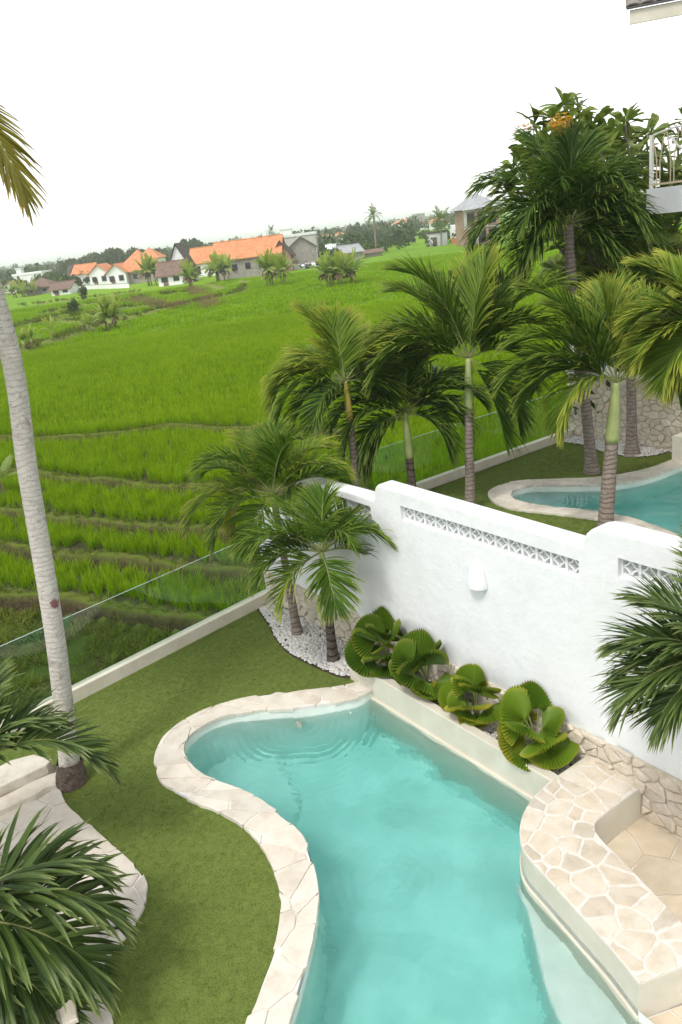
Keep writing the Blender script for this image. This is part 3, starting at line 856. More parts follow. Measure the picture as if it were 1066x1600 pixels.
vv = [ed*x+nl*z for x, z in top]+[ed*x+nl*z+slope*.33-nl*.0 for x, z in top]+[ed*x+nl*(z*.8-.018) for x, z in top]
k = len(top)
tile.add(vv, [(i, i+1, k+i+1, k+i) for i in range(k-1)]+[(2*k+i, 2*k+i+1, i+1, i) for i in range(k-1)])
tm = None
for r_ in range(8):
    for i in range(26):
        o_ = e0 - ed*.06 - en*.05 + np.array([0,0,.13]) + ed*(.215*i) + slope*.27*r_ + nl*.014*0
        if tm is None:
            tm = tile.build('roof_tile', M_TILE, ev); tm.location = o_-ORG[ev.name]
        else:
            c_ = tm.copy(); COL.objects.link(c_); c_.location = o_-ORG[ev.name]
mb = MB(); qbox(mb, e0-ed*.05+np.array([0,0,.095])-en*.04, ed, slope, nl, L_, 2.4, .03); mb.build('tile_batten', M_TILE, ev)

# ------------------------------------------------------------------ palms
LM = {
 'deep': leafmat('palm_leaf_deep', (.020,.056,.006), (.085,.165,.016), (.22,.28,.05), .95, .30),
 'mid': leafmat('palm_leaf_mid', (.032,.084,.006), (.14,.245,.020), (.32,.36,.06), .93, .34),
 'fresh': leafmat('palm_leaf_fresh', (.075,.145,.010), (.21,.31,.03), (.48,.46,.07), .86, .38),
 'yellow': leafmat('palm_leaf_yellow', (.13,.16,.015), (.30,.28,.03), (.45,.32,.04), .80, .4),
 'near': leafmat('palm_leaf_near', (.028,.058,.012), (.105,.165,.034), (.22,.26,.08), .985, .25, .4, .28),
 'coco': leafmat('coconut_leaf', (.20,.19,.02), (.40,.35,.07), (.45,.32,.10), .92, .4),
}
M_RACHIS = surf('rachis_green', (.14,.17,.05), (.24,.26,.09), 8, .5, .1, 40)
M_SHAFT = surf('crownshaft_green', (.20,.27,.09), (.30,.36,.14), 5, .45, .15, 30, c3=(.36,.36,.15), stain=(9,.62,(.20,.15,.07),.35))
M_SHAFTY = surf('crownshaft_yellow', (.36,.30,.05), (.45,.36,.08), 5, .5, .15, 30, stain=(9,.6,(.30,.18,.05),.4))
def ringed(name, c1, c2, ringc, freq, blot=(.30,.28,.25), amt=.5, rb=.5):
    m, n, b = nt(name)
    a = noise(n, 9, 6, .65, 'World'); col = ramp(n, a.outputs['Fac'], [(.3, c1), (.7, c2)]).outputs[0]
    k = noise(n, 5, 8, .7, 'World'); kr = ramp(n, k.outputs['Fac'], [(.56, (0,0,0)), (.66, (amt,amt,amt))]).outputs[0]
    col = mix(n, col, blot, kr)
    g = n.nodes.new('ShaderNodeNewGeometry'); sx = n.nodes.new('ShaderNodeSeparateXYZ'); n.links.new(g.outputs['Position'], sx.inputs[0])
    nz = noise(n, 3, 3, .5, 'World')
    ad = n.nodes.new('ShaderNodeMath'); ad.operation = 'MULTIPLY_ADD'; n.links.new(nz.outputs['Fac'], ad.inputs[0]); ad.inputs[1].default_value = .22; n.links.new(sx.outputs[2], ad.inputs[2])
    mu = n.nodes.new('ShaderNodeMath'); mu.operation = 'MULTIPLY'; n.links.new(ad.outputs[0], mu.inputs[0]); mu.inputs[1].default_value = freq
    fr_ = n.nodes.new('ShaderNodeMath'); fr_.operation = 'FRACT'; n.links.new(mu.outputs[0], fr_.inputs[0])
    rr = ramp(n, fr_.outputs[0], [(0, (1,1,1)), (.12, (.9,.9,.9)), (.24, (0,0,0)), (1, (0,0,0))]).outputs[0]
    col = mix(n, col, ringc, rr)
    n.links.new(col, b.inputs['Base Color']); b.inputs['Roughness'].default_value = .9; b.inputs['Specular IOR Level'].default_value = .15
    h = noise(n, 45, 8, .7, 'World'); s2 = n.nodes.new('ShaderNodeMath'); s2.operation = 'SUBTRACT'; n.links.new(h.outputs['Fac'], s2.inputs[0])
    rm_ = n.nodes.new('ShaderNodeMath'); rm_.operation = 'MULTIPLY'; rm_.inputs[1].default_value = rb; n.links.new(rr, rm_.inputs[0]); n.links.new(rm_.outputs[0], s2.inputs[1])
    bumpn(n, b, s2.outputs[0], .7, .02)
    return m
M_TRUNK = ringed('palm_trunk', (.19,.15,.125), (.33,.275,.235), (.13,.10,.08), 11)
M_TRUNKD = ringed('palm_trunk_dark', (.07,.055,.045), (.15,.12,.10), (.03,.024,.02), 8, (.24,.22,.20), .8)
M_COCO = ringed('coconut_trunk', (.44,.41,.365), (.60,.565,.515), (.40,.37,.33), 17, (.20,.175,.15), .85, .22)

n = M_COCO.node_tree; b = n.nodes['Principled BSDF']
src = b.inputs['Base Color'].links[0].from_socket
g_ = n.nodes.new('ShaderNodeNewGeometry'); mp_ = n.nodes.new('ShaderNodeMapping'); mp_.inputs['Scale'].default_value = (1, 1, 2.6); n.links.new(g_.outputs['Position'], mp_.inputs['Vector'])
sp_ = noise(n, 24, 6, .7, vec=mp_.outputs[0])
spr = ramp(n, sp_.outputs['Fac'], [(.58, (0,0,0)), (.66, (.8,.8,.8))]).outputs[0]
c_ = mix(n, src, (.13,.115,.10), spr)
# faded red paint mark on the bark
vd = n.nodes.new('ShaderNodeVectorMath'); vd.operation = 'DISTANCE'; n.links.new(g_.outputs['Position'], vd.inputs[0]); vd.inputs[1].default_value = tuple(pt(87, 943, Y=8.86))
nd_ = noise(n, 30, 3, .5, 'World'); ad_ = n.nodes.new('ShaderNodeMath'); ad_.operation = 'MULTIPLY_ADD'; n.links.new(nd_.outputs['Fac'], ad_.inputs[0]); ad_.inputs[1].default_value = .10; n.links.new(vd.outputs['Value'], ad_.inputs[2])
mk = ramp(n, ad_.outputs[0], [(.095, (.85,.85,.85)), (.125, (0,0,0))]).outputs[0]
c_ = mix(n, c_, (.16,.035,.04), mk)
n.links.new(c_, b.inputs['Base Color'])

def frond_geo(p0, d0, L, bend, n=44, ll=.55, lw=.035, vlift=.5, ldroop=.5, rng=None, twist=0., start=.14, K=5, amax=78, wild=.12):
    rng = rng or RNG
    N = 30; p = np.array(p0, float); d = norm(d0); ds = L/(N-1)
    pts, tan = [p.copy()], [d.copy()]
    for i in range(1, N):
        s = i/(N-1)
        d = norm(d + np.array([0,0,-1.])*bend*(.35+1.5*s)/N)
        p = p + d*ds
        pts.append(p.copy()); tan.append(d.copy())
    pts, tan = np.array(pts), np.array(tan)
    h = np.array([d0[0], d0[1], 0.]); 
    if np.linalg.norm(h) < .05: h = np.array([tan[-1][0], tan[-1][1], 0.])
    sd = norm(np.cross(norm(h), [0,0,1.]))
    S = np.linspace(0, 1, N)
    ang = twist*S
    side = sd[None]*np.cos(ang)[:,None] + np.cross(tan, sd[None])*np.sin(ang)[:,None]
    nrm = np.cross(side, tan)
    m = 2*n
    s = start + (1-start)*np.repeat((np.arange(n)+.5)/n, 2)**.95 + rng.normal(0, .004, m)
    s = np.clip(s, 0, 1); sg = np.tile([-1., 1.], n)
    f = lambda A: np.stack([np.interp(s, S, A[:,i]) for i in range(3)], 1)
    B, D, SD, NR = f(pts), norm(f(tan)), norm(f(side)), norm(f(nrm))
    ln = ll*np.interp(s, [.1,.2,.42,.75,1], [.6,.85,1,.85,.45])*rng.uniform(.85, 1.1, m)
    a = np.radians(np.interp(s, [.1,.45,.8,1], [amax,amax*.72,amax*.5,10])) + rng.normal(0, wild*.5, m)
    v_ = vlift*(1-.45*s) + rng.normal(0, wild, m)
    dr = D*np.cos(a)[:,None] + (SD*(sg*np.cos(v_))[:,None] + NR*np.sin(v_)[:,None])*np.sin(a)[:,None]
    dr = norm(dr)
    cur = B.copy(); V = np.zeros((m, K+1, 3, 3)); tipa = np.zeros((m, K+1, 3))
    wp = np.interp(np.linspace(0,1,K+1), [0,.18,.5,.8,1], [.35,.95,1,.62,.06])
    dro = ldroop*rng.uniform(.5, 1.5, m)
    for k in range(K+1):
        wd = D - dr*(D*dr).sum(1, keepdims=True); wd = norm(wd + NR*.001)
        nl_ = np.cross(dr, wd)
        w = lw*wp[k]*.5*np.interp(s, [.1,.4,1], [.8,1,.7])
        V[:,k,0] = cur - wd*w[:,None]; V[:,k,1] = cur - nl_*(w*.38)[:,None]*np.sign((nl_*NR).sum(1))[:,None]; V[:,k,2] = cur + wd*w[:,None]
        tipa[:,k,:] = k/K
        cur = cur + dr*(ln/K)[:,None]
        dr = norm(dr + np.array([0,0,-1.])*(dro*(.25+k*.42)/K)[:,None] + rng.normal(0, .03, (m,3)))
    per = (K+1)*3
    fc = []
    for k in range(K):
        for j in (0, 1): fc.append((k*3+j, k*3+j+1, k*3+4+j, k*3+3+j))
    fc = np.array(fc)
    F = (fc[None]+np.arange(m)[:,None,None]*per).reshape(-1, 4).tolist()
    rnd = np.repeat(np.clip(rng.normal(.45, .24, m), 0, 1), per)
    return V.reshape(-1,3), F, tipa.ravel(), rnd, pts

def add_frond(parent, mat, rr=.016, **kw):
    V, F, tip, rnd, pts = frond_geo(**kw)
    mb = MB(); mb.add(V, F, tip=tip, rnd=rnd)
    o = mb.build('frond', mat, parent, origin=pts[0])
    mb = MB(); mb.tube(pts, np.linspace(rr, rr*.2, len(pts)), 6)
    mb.build('rachis', M_RACHIS, o, origin=pts[0], smooth=True)
    return o
def imgdir(ang, depth=0.):
    a = R(ang); return norm(RIGHT*math.cos(a) + UP*math.sin(a) - BACK*depth)

def palm(base, head, r0, r1, label, trunk_mat, shaft=None, shaft_mat=None, fronds=(), auto=0, az0=0, mat='mid', seed=1, name='palm_tree', cat='palm tree', bow=(0,0), flare=1.5, L=1.7, auto_el=(72, 5), auto_bend=(.8, 1.7), fk=None, via=None):
    base, head = np.array(base, float), np.array(head, float)
    rng = np.random.default_rng(seed); fk = fk or {}
    t = thing(name, base, label, cat)
    s = np.linspace(0, 1, 40)
    if via is not None:
        P3 = catmull(np.array([base, *via, head]), 14); cs = np.r_[0, np.cumsum(np.linalg.norm(np.diff(P3, axis=0), axis=1))]; cs /= cs[-1]
        path_ = np.stack([np.interp(s, cs, P3[:,i]) for i in range(3)], 1)
    else:
        path_ = base[None]*(1-s)[:,None] + head[None]*s[:,None] + np.array([bow[0], bow[1], 0])[None]*np.sin(s*math.pi)[:,None]
    Ht = np.linalg.norm(head-base)
    rad = r0+(r1-r0)*s
    rad = rad*(1+(flare-1)*np.exp(-s*Ht/.22))
    k = 40 if shaft is None else int(40*(1-shaft/Ht))
    fine = np.linspace(0, s[k-1], 150)
    pf = np.stack([np.interp(fine, s, path_[:,i]) for i in range(3)], 1)
    rf = np.interp(fine, s, rad)*(1+.010*np.abs(((fine*Ht*9) % 1)-.5)*2-.014+rng.normal(0, .006, 150))
    pf[0] -= np.array([0,0,.12])
    mb = MB(); mb.tube(pf, rf, 18); mb.build('trunk', trunk_mat, t, smooth=True, origin=base)
    if shaft is not None:
        sp = path_[k-1:]; ss = np.linspace(0, 1, len(sp))
        mb = MB(); mb.tube(sp, np.interp(ss, [0,.15,.6,1], [rad[k-1]*1.02, rad[k-1]*1.08, rad[k-1]*.9, rad[k-1]*.55]), 16)
        mb.build('crownshaft', shaft_mat or M_SHAFT, t, smooth=True, origin=sp[0])
    base_kw = dict(n=44, ll=.5, lw=.034, vlift=.55, ldroop=.5); base_kw.update(fk)
    ax = norm(path_[-1]-path_[-6])
    for fr_ in fronds:
        fr_ = dict(fr_); mt = LM[fr_.pop('mat', mat)]
        if 'dir' in fr_: d0 = norm(np.array(fr_.pop('dir'), float))
        else: d0 = imgdir(fr_.pop('ang'), fr_.pop('dep', 0.))
        kw = dict(base_kw); kw.update(fr_)
        kw.setdefault('L', L); kw.setdefault('bend', 1.2)
        add_frond(t, mt, p0=head + d0*.02, d0=d0, rng=rng, **kw)
    for i in range(auto):
        q = i/max(1, auto-1)
        az = R(az0)+i*2.399+rng.normal(0, .12); el = R(auto_el[0]+(auto_el[1]-auto_el[0])*q + rng.normal(0, 4))
        d0 = np.array([math.sin(az)*math.cos(el), math.cos(az)*math.cos(el), math.sin(el)])
        kw = dict(base_kw)
        add_frond(t, LM[mat], p0=head+d0*.02, d0=d0, rng=rng, L=L*rng.uniform(.85,1.1), bend=auto_bend[0]+(auto_bend[1]-auto_bend[0])*q+rng.normal(0,.1), twist=rng.normal(0,.35), **kw)
    return t

# tall coconut palm by the fence
p_base = pt(112, 1222, z=0.0)
c1_, c2_, c3_ = pt(87, 1000, Y=8.98), pt(44, 740, Y=8.95), pt(8, 520, Y=8.9)
c4_ = pt(-138, 82, Y=8.8)
F8 = dict(n=60, ll=.95, lw=.05, start=.2, vlift=.15, ldroop=.5, wild=.05)
palm(p_base, c4_, .118, .098, 'tall coconut palm with grey ringed trunk rising past the left edge', M_COCO, name='coconut_palm', via=[c1_, c2_, c3_], flare=1.35, mat='coco', seed=3, L=3.4, fk=F8,
     fronds=[dict(ang=-33, dep=-.1, L=1.62, bend=1.5, ll=.60, n=40, vlift=.1, wild=.03, twist=.0, amax=62)] + [dict(ang=a, dep=d, L=3.0, bend=1.3) for a, d in ((112,.1),(140,.5),(180,-.4),(205,.3),(165,-1),(235,-.1))])
cocoroot = bpy.data.objects['coconut_palm']
mb = MB(); zz_ = np.linspace(-.06, .30, 9); ang_ = np.linspace(0, 2*math.pi, 22, endpoint=False); rr_ = np.random.default_rng(4)
Vr = np.stack([np.stack([p_base[0]+(c1_[0]-p_base[0])*z_/c1_[2]+np.cos(ang_)*(.20-.16*z_+rr_.normal(0,.010,22)), p_base[1]+np.sin(ang_)*(.20-.16*z_+rr_.normal(0,.010,22)), np.full(22, z_)+rr_.normal(0,.008,22)], 1) for z_ in zz_])
mb.add(Vr.reshape(-1,3), [(i*22+j, i*22+(j+1) % 22, (i+1)*22+(j+1) % 22, (i+1)*22+j) for i in range(8) for j in range(22)])
mb.build('root_collar', surf('root_brown', (.07,.05,.038), (.19,.145,.115), 22, .95, .9, 60, .03), cocoroot, smooth=True)
# the two palms in the pebbles
bA, hA = (5.50,8.95,0.), pt(503, 862, Y=8.72)
palm(bA, hA, .072, .048, 'dark-trunked palm rising from the pebbles nearest the planter', M_TRUNKD, shaft=.28, seed=5, mat='mid', L=1.35, fk=dict(n=52, ll=.58, lw=.026, vlift=.6, ldroop=.7, wild=.15, amax=66),
     fronds=[dict(ang=148, dep=-.2, L=1.15, bend=1.3), dict(ang=118, dep=.35, L=1.25, bend=1.0), dict(ang=62, dep=.2, L=1.25, bend=1.35), dict(ang=38, dep=-.1, L=1.35, bend=2.0), dict(ang=170, dep=-.25, L=1.05, bend=1.6), dict(ang=205, dep=-.35, L=.95, bend=1.6, mat='fresh'), dict(ang=-70, dep=-.9, L=.8, bend=1.2), dict(ang=95, dep=.9, L=1.0, bend=1.4), dict(ang=75, dep=-.9, L=.95, bend=2.0), dict(ang=15, dep=.3, L=1.1, bend=1.9), dict(ang=90, dep=-.1, L=.75, bend=.4), dict(ang=135, dep=-.6, L=1.1, bend=1.7), dict(ang=50, dep=-.5, L=1.1, bend=1.8), dict(ang=158, dep=.3, L=1.1, bend=1.5)])
bB, hB = (5.58,10.05,0.), pt(427, 775, Y=9.85)
palm(bB, hB, .068, .046, 'pebble-bed palm with yellowing frond, nearer the glass fence', M_TRUNK, shaft=.25, seed=6, mat='mid', L=1.45, fk=dict(n=54, ll=.62, lw=.028, vlift=.6, ldroop=.7, wild=.14, amax=66),
     fronds=[dict(ang=158, dep=-.15, L=1.5, bend=1.9, mat='fresh'), dict(ang=138, dep=.2, L=1.4, bend=1.25), dict(ang=110, dep=.3, L=1.3, bend=.9, mat='fresh'), dict(ang=65, dep=.2, L=1.2, bend=1.1, mat='fresh'), dict(ang=38, dep=.1, L=1.35, bend=1.6), dict(ang=178, dep=-.5, L=1.2, bend=1.9, mat='mid'), dict(ang=150, dep=.6, L=1.45, bend=2.4, mat='yellow'), dict(ang=10, dep=.4, L=1.2, bend=1.8), dict(ang=85, dep=-.5, L=1.1, bend=1.8), dict(ang=90, dep=0, L=.9, bend=.3), dict(ang=125, dep=-.4, L=1.2, bend=1.6), dict(ang=55, dep=-.3, L=1.2, bend=1.7, mat='fresh'), dict(ang=230, dep=-.6, L=.9, bend=1.2)])
# palms next door
hC = pt(540, 596, Y=13.1)
palm((hC[0]+.02,13.15,0.), hC, .085, .065, 'slender palm with yellow crownshaft and arching fronds, leftmost beyond the wall', M_TRUNK, shaft=.75, shaft_mat=M_SHAFTY, seed=8, mat='fresh', L=2.0, fk=dict(n=70, ll=.88, lw=.038, vlift=.5, ldroop=.8, amax=62, wild=.15),
     fronds=[dict(ang=140, dep=-.1, L=1.75, bend=2.3, mat='fresh'), dict(ang=165, dep=-.2, L=1.8, bend=2.2, mat='mid'), dict(ang=125, dep=.3, L=1.6, bend=1.4), dict(ang=75, dep=.3, L=1.7, bend=1.0), dict(ang=40, dep=.4, L=1.6, bend=1.4, mat='mid'), dict(ang=205, dep=-.7, L=1.2, bend=1.6, mat='deep'), dict(ang=15, dep=.3, L=1.3, bend=1.8, mat='mid'), dict(ang=100, dep=-.1, L=1.2, bend=.5), dict(ang=152, dep=.1, L=1.9, bend=1.9), dict(ang=110, dep=-.2, L=1.6, bend=1.2), dict(ang=58, dep=-.1, L=1.7, bend=1.2), dict(ang=180, dep=.2, L=1.5, bend=1.8, mat='mid')])
hD = pt(633, 645, Y=12.7)
palm((hD[0]+.05,12.75,0.), hD, .10, .075, 'short palm with dark trunk foot in front of the glass, second beyond the wall', M_TRUNKD, shaft=.95, seed=9, mat='deep', L=1.9, fk=dict(n=70, ll=.90, lw=.040, vlift=.5, ldroop=.9, amax=62, wild=.15),
     fronds=[dict(ang=142, dep=-.2, L=2.0, bend=1.9), dict(ang=162, dep=-.3, L=1.7, bend=2.4), dict(ang=192, dep=-.3, L=1.6, bend=2.6), dict(ang=105, dep=.3, L=1.8, bend=.9), dict(ang=60, dep=.2, L=1.7, bend=1.2), dict(ang=28, dep=-.1, L=1.5, bend=2.0), dict(ang=-5, dep=-.2, L=1.3, bend=2.2), dict(ang=125, dep=.2, L=1.7, bend=1.3), dict(ang=78, dep=-.2, L=1.1, bend=.6), dict(ang=40, dep=.6, L=1.5, bend=1.5), dict(ang=150, dep=.2, L=1.9, bend=1.7), dict(ang=90, dep=-.2, L=1.7, bend=1.0), dict(ang=45, dep=-.3, L=1.7, bend=1.6), dict(ang=210, dep=-.1, L=1.3, bend=1.6)])
hE = pt(732, 560, Y=11.75)
palm((11.15,11.8,0.), hE, .105, .085, 'palm with pale ringed trunk and upright fan of fronds, third beyond the wall', M_TRUNK, shaft=1.0, seed=10, mat='mid', L=2.1, fk=dict(n=74, ll=1.12, lw=.044, vlift=.5, ldroop=.55, amax=60, wild=.14),
     fronds=[dict(ang=118, dep=.0, L=2.15, bend=1.2), dict(ang=138, dep=-.15, L=2.20, bend=1.8), dict(ang=98, dep=.25, L=2.09, bend=.7, mat='mid'), dict(ang=72, dep=.1, L=2.20, bend=.9, mat='mid'), dict(ang=48, dep=-.1, L=2.09, bend=1.5), dict(ang=30, dep=.2, L=1.87, bend=1.9), dict(ang=158, dep=.2, L=1.87, bend=2.1, mat='deep'), dict(ang=-25, dep=-.2, L=1.65, bend=1.9, mat='deep'), dict(ang=-50, dep=.2, L=1.76, bend=1.3, mat='deep'), dict(ang=85, dep=-.2, L=1.76, bend=.6, mat='fresh'), dict(ang=60, dep=.5, L=1.87, bend=1.0), dict(ang=128, dep=.5, L=1.87, bend=1.2), dict(ang=112, dep=-.3, L=2.20, bend=1.6), dict(ang=80, dep=.4, L=2.09, bend=.9), dict(ang=58, dep=-.2, L=2.42, bend=1.1), dict(ang=150, dep=-.3, L=2.20, bend=1.9)])
hF = pt(963, 598, Y=8.95)
palm((11.80,8.88,0.), hF, .15, .095, 'stout palm with ringed brown trunk and long green crownshaft beside the far pool', M_TRUNK, shaft=1.02, seed=12, mat='mid', L=1.95, fk=dict(n=74, ll=1.0, lw=.042, vlift=.5, ldroop=.55, amax=60, wild=.14), flare=1.15,
     fronds=[dict(ang=112, dep=.1, L=1.93, bend=1.0), dict(ang=132, dep=-.1, L=2.09, bend=1.4), dict(ang=150, dep=.0, L=1.87, bend=1.9, mat='mid'), dict(ang=160, dep=-.3, L=1.49, bend=2.9, mat='fresh', ldroop=1.3, vlift=.2), dict(ang=92, dep=.2, L=1.87, bend=.5, mat='fresh'), dict(ang=72, dep=.0, L=1.93, bend=.8, mat='fresh'), dict(ang=50, dep=.1, L=1.87, bend=1.2), dict(ang=28, dep=.1, L=1.65, bend=1.8), dict(ang=102, dep=-.3, L=1.54, bend=.7, mat='fresh'), dict(ang=140, dep=.5, L=1.76, bend=1.4, mat='deep'), dict(ang=60, dep=.6, L=1.65, bend=1.2), dict(ang=120, dep=-.2, L=2.31, bend=1.1), dict(ang=85, dep=.3, L=2.31, bend=.5), dict(ang=145, dep=-.1, L=2.20, bend=1.6), dict(ang=40, dep=-.1, L=1.98, bend=1.3)])
hH = pt(889, 350, Y=11.3)
palm((14.72,11.42,0.), hH, .125, .10, 'tallest bushy palm with grey slanting trunk in front of the frangipani', M_TRUNK, shaft=None, seed=13, mat='deep', L=2.3, via=[pt(921, 690, Y=11.42), pt(907, 560, Y=11.38), pt(893, 430, Y=11.32)], fk=dict(n=66, ll=1.05, lw=.046, vlift=.4, ldroop=1.1, wild=.22, amax=64), flare=1.7,
     fronds=[dict(ang=150, dep=-.1, L=2.1, bend=1.7), dict(ang=128, dep=.0, L=2.1, bend=1.3), dict(ang=108, dep=-.1, L=1.9, bend=.9), dict(ang=85, dep=.0, L=1.9, bend=.8), dict(ang=62, dep=-.1, L=2.0, bend=1.1), dict(ang=40, dep=.0, L=2.1, bend=1.6), dict(ang=20, dep=-.2, L=2.0, bend=1.7), dict(ang=168, dep=-.2, L=1.9, bend=1.5), dict(ang=75, dep=-.9, L=1.6, bend=1.9), dict(ang=110, dep=-.9, L=1.7, bend=1.9), dict(ang=140, dep=-.8, L=1.7, bend=2.0), dict(ang=40, dep=-.9, L=1.7, bend=2.0), dict(ang=5, dep=.2, L=1.8, bend=1.4), dict(ang=-20, dep=-.3, L=1.3, bend=1.4), dict(ang=195, dep=-.3, L=1.4, bend=1.4), dict(ang=100, dep=.8, L=1.8, bend=1.4), dict(ang=95, dep=-.4, L=1.5, bend=.8), dict(ang=175, dep=-.8, L=1.4, bend=1.6)])
hI = pt(985, 455, Y=11.45)
palm((16.33,11.48,0.), hI, .13, .09, 'palm with smooth brown flared trunk standing in the pebbles by the rubble wall', M_TRUNK, shaft=.9, seed=14, mat='mid', L=1.9, auto=9, az0=40, flare=1.75, fk=dict(n=60, ll=.9, lw=.042, amax=62))
hG = pt(1108, 505, Y=6.9)
palm((hG[0]+.05,7.0,0.), hG, .12, .09, 'palm with yellow-tipped fronds reaching in at the right edge above the wall', M_TRUNK, shaft=.9, seed=15, mat='fresh', L=1.8, fk=dict(n=64, ll=.85, lw=.046, vlift=.35, ldroop=.4, wild=.1, amax=60),
     fronds=[dict(ang=178, dep=-.1, L=1.15, bend=1.3), dict(ang=150, dep=.0, L=1.15, bend=1.2), dict(ang=205, dep=-.2, L=1.1, bend=1.5), dict(ang=122, dep=.0, L=1.3, bend=.9), dict(ang=225, dep=.1, L=1.0, bend=1.0), dict(ang=165, dep=.4, L=1.25, bend=1.6), dict(ang=95, dep=.3, L=1.5, bend=.9), dict(ang=60, dep=0, L=1.6, bend=1.2), dict(ang=20, dep=-.3, L=1.6, bend=1.5)])
hK = pt(1148, 1035, Y=2.95)
palm((hK[0]+.1,2.9,-.1), hK, .09, .07, 'palm leaning in from the right edge in front of the white wall', M_TRUNK, shaft=.5, seed=16, mat='near', L=1.3, fk=dict(n=60, ll=.58, lw=.030, vlift=.3, ldroop=.5, wild=.14, amax=58),
     fronds=[dict(ang=172, dep=.0, L=1.0, bend=1.5), dict(ang=152, dep=.1, L=.85, bend=.9), dict(ang=128, dep=.1, L=.8, bend=.9), dict(ang=190, dep=-.2, L=.75, bend=1.2), dict(ang=162, dep=.5, L=.9, bend=1.3), dict(ang=90, dep=.2, L=1.1, bend=1), dict(ang=40, dep=-.2, L=1.1, bend=1.3)])
# palms at the lower left, close to the terrace
hJ = pt(-85, 1440, Y=6.15)
palm((hJ[0]-.05,6.1,.03), hJ, .10, .075, 'lush palm at the bottom left, fronds spreading over the stone path', M_TRUNK, shaft=.45, seed=17, mat='near', L=1.5, fk=dict(n=40, ll=.72, lw=.054, vlift=.25, ldroop=.75, wild=.2, amax=60),
     fronds=[dict(ang=30, dep=.1, L=1.42, bend=1.7), dict(ang=8, dep=-.1, L=1.36, bend=1.5), dict(ang=-22, dep=-.15, L=1.2, bend=1.1), dict(ang=44, dep=.3, L=1.25, bend=1.6), dict(ang=-42, dep=.05, L=1.25, bend=1.0), dict(ang=95, dep=-.6, L=.9, bend=1), dict(ang=150, dep=0, L=1.3, bend=1.2), dict(ang=-62, dep=-.4, L=1.0, bend=.8), dict(ang=200, dep=-.3, L=1.2, bend=1.)])
hJ2 = pt(-62, 1215, Y=7.6)
palm((hJ2[0]-.03,7.6,.03), hJ2, .09, .07, 'palm at the left edge with arching frond in front of the coconut trunk', M_TRUNK, shaft=.4, seed=18, mat='near', L=1.3, fk=dict(n=44, ll=.62, lw=.044, vlift=.35, ldroop=.6, wild=.16, amax=60),
     fronds=[dict(ang=42, dep=-.05, L=1.55, bend=2.0), dict(ang=60, dep=.1, L=.95, bend=1.4), dict(ang=85, dep=.1, L=.9, bend=.8), dict(ang=130, dep=.2, L=1.1, bend=1.2), dict(ang=200, dep=-.2, L=1.1, bend=1.2), dict(ang=160, dep=.3, L=1.2, bend=1.3)])

# fan palms in the planter
M_FAN = leafmat('fan_leaf', (.052,.12,.008), (.15,.26,.020), (.26,.25,.03), .99, .3, .4, .35)
M_FANY = leafmat('fan_leaf_yellowing', (.13,.19,.014), (.28,.33,.026), (.46,.37,.03), .84, .35, .42, .35)
M_FANL = leafmat('fan_leaf_light', (.085,.17,.010), (.21,.33,.024), (.40,.36,.03), .97, .35, .42, .3)
def fan_leaf(hub, direction, radius, spread, rng, cup=.25, tiltn=None):
    """pleated fan; direction points from hub along the middle of the blade"""
    d = norm(direction); upv = np.array([0,0,1.]) if tiltn is None else norm(tiltn)
    nrm = norm(upv - d*(upv @ d)); sd = np.cross(d, nrm)
    n = int(spread/(2*math.pi)*52)*2+1
    th = np.linspace(-spread/2, spread/2, n); rr = np.array([.03,.3,.6,.85,1.0])
    V, tip = [], []
    wav = rng.uniform(0, 6.28); split = rng.uniform(-spread*.3, spread*.3)
    for r_ in rr:
        pl = np.where(np.arange(n) % 2 == 0, 1, -1)*.023*r_
        ra = radius*r_*(1-.10*np.abs(th/(spread/2))**3)
        ra = ra*np.where((np.arange(n) % 2 == 0) | (r_ < 1), 1, .90)
        lift = cup*radius*(r_**2)*(np.abs(th)/(spread/2))**2*1.0 - .16*radius*r_**2.5 + .05*radius*r_*np.sin(th*3+wav) + np.where(th > split, .05*radius*r_, 0)
        V.append(hub + d*(ra*np.cos(th))[:,None] + sd*(ra*np.sin(th))[:,None] + nrm*(lift+pl*radius/.35)[:,None])
        tip.append(np.full(n, r_)*np.where(np.abs(th) > 0, 1, 1)*(.82+.18*(np.abs(th)/(spread/2))))
    V = np.concatenate(V); tip = np.concatenate(tip); F = []
    for i in range(len(rr)-1):
        for j in range(n-1):
            F.append((i*n+j, i*n+j+1, (i+1)*n+j+1, (i+1)*n+j))
    return V, F, tip
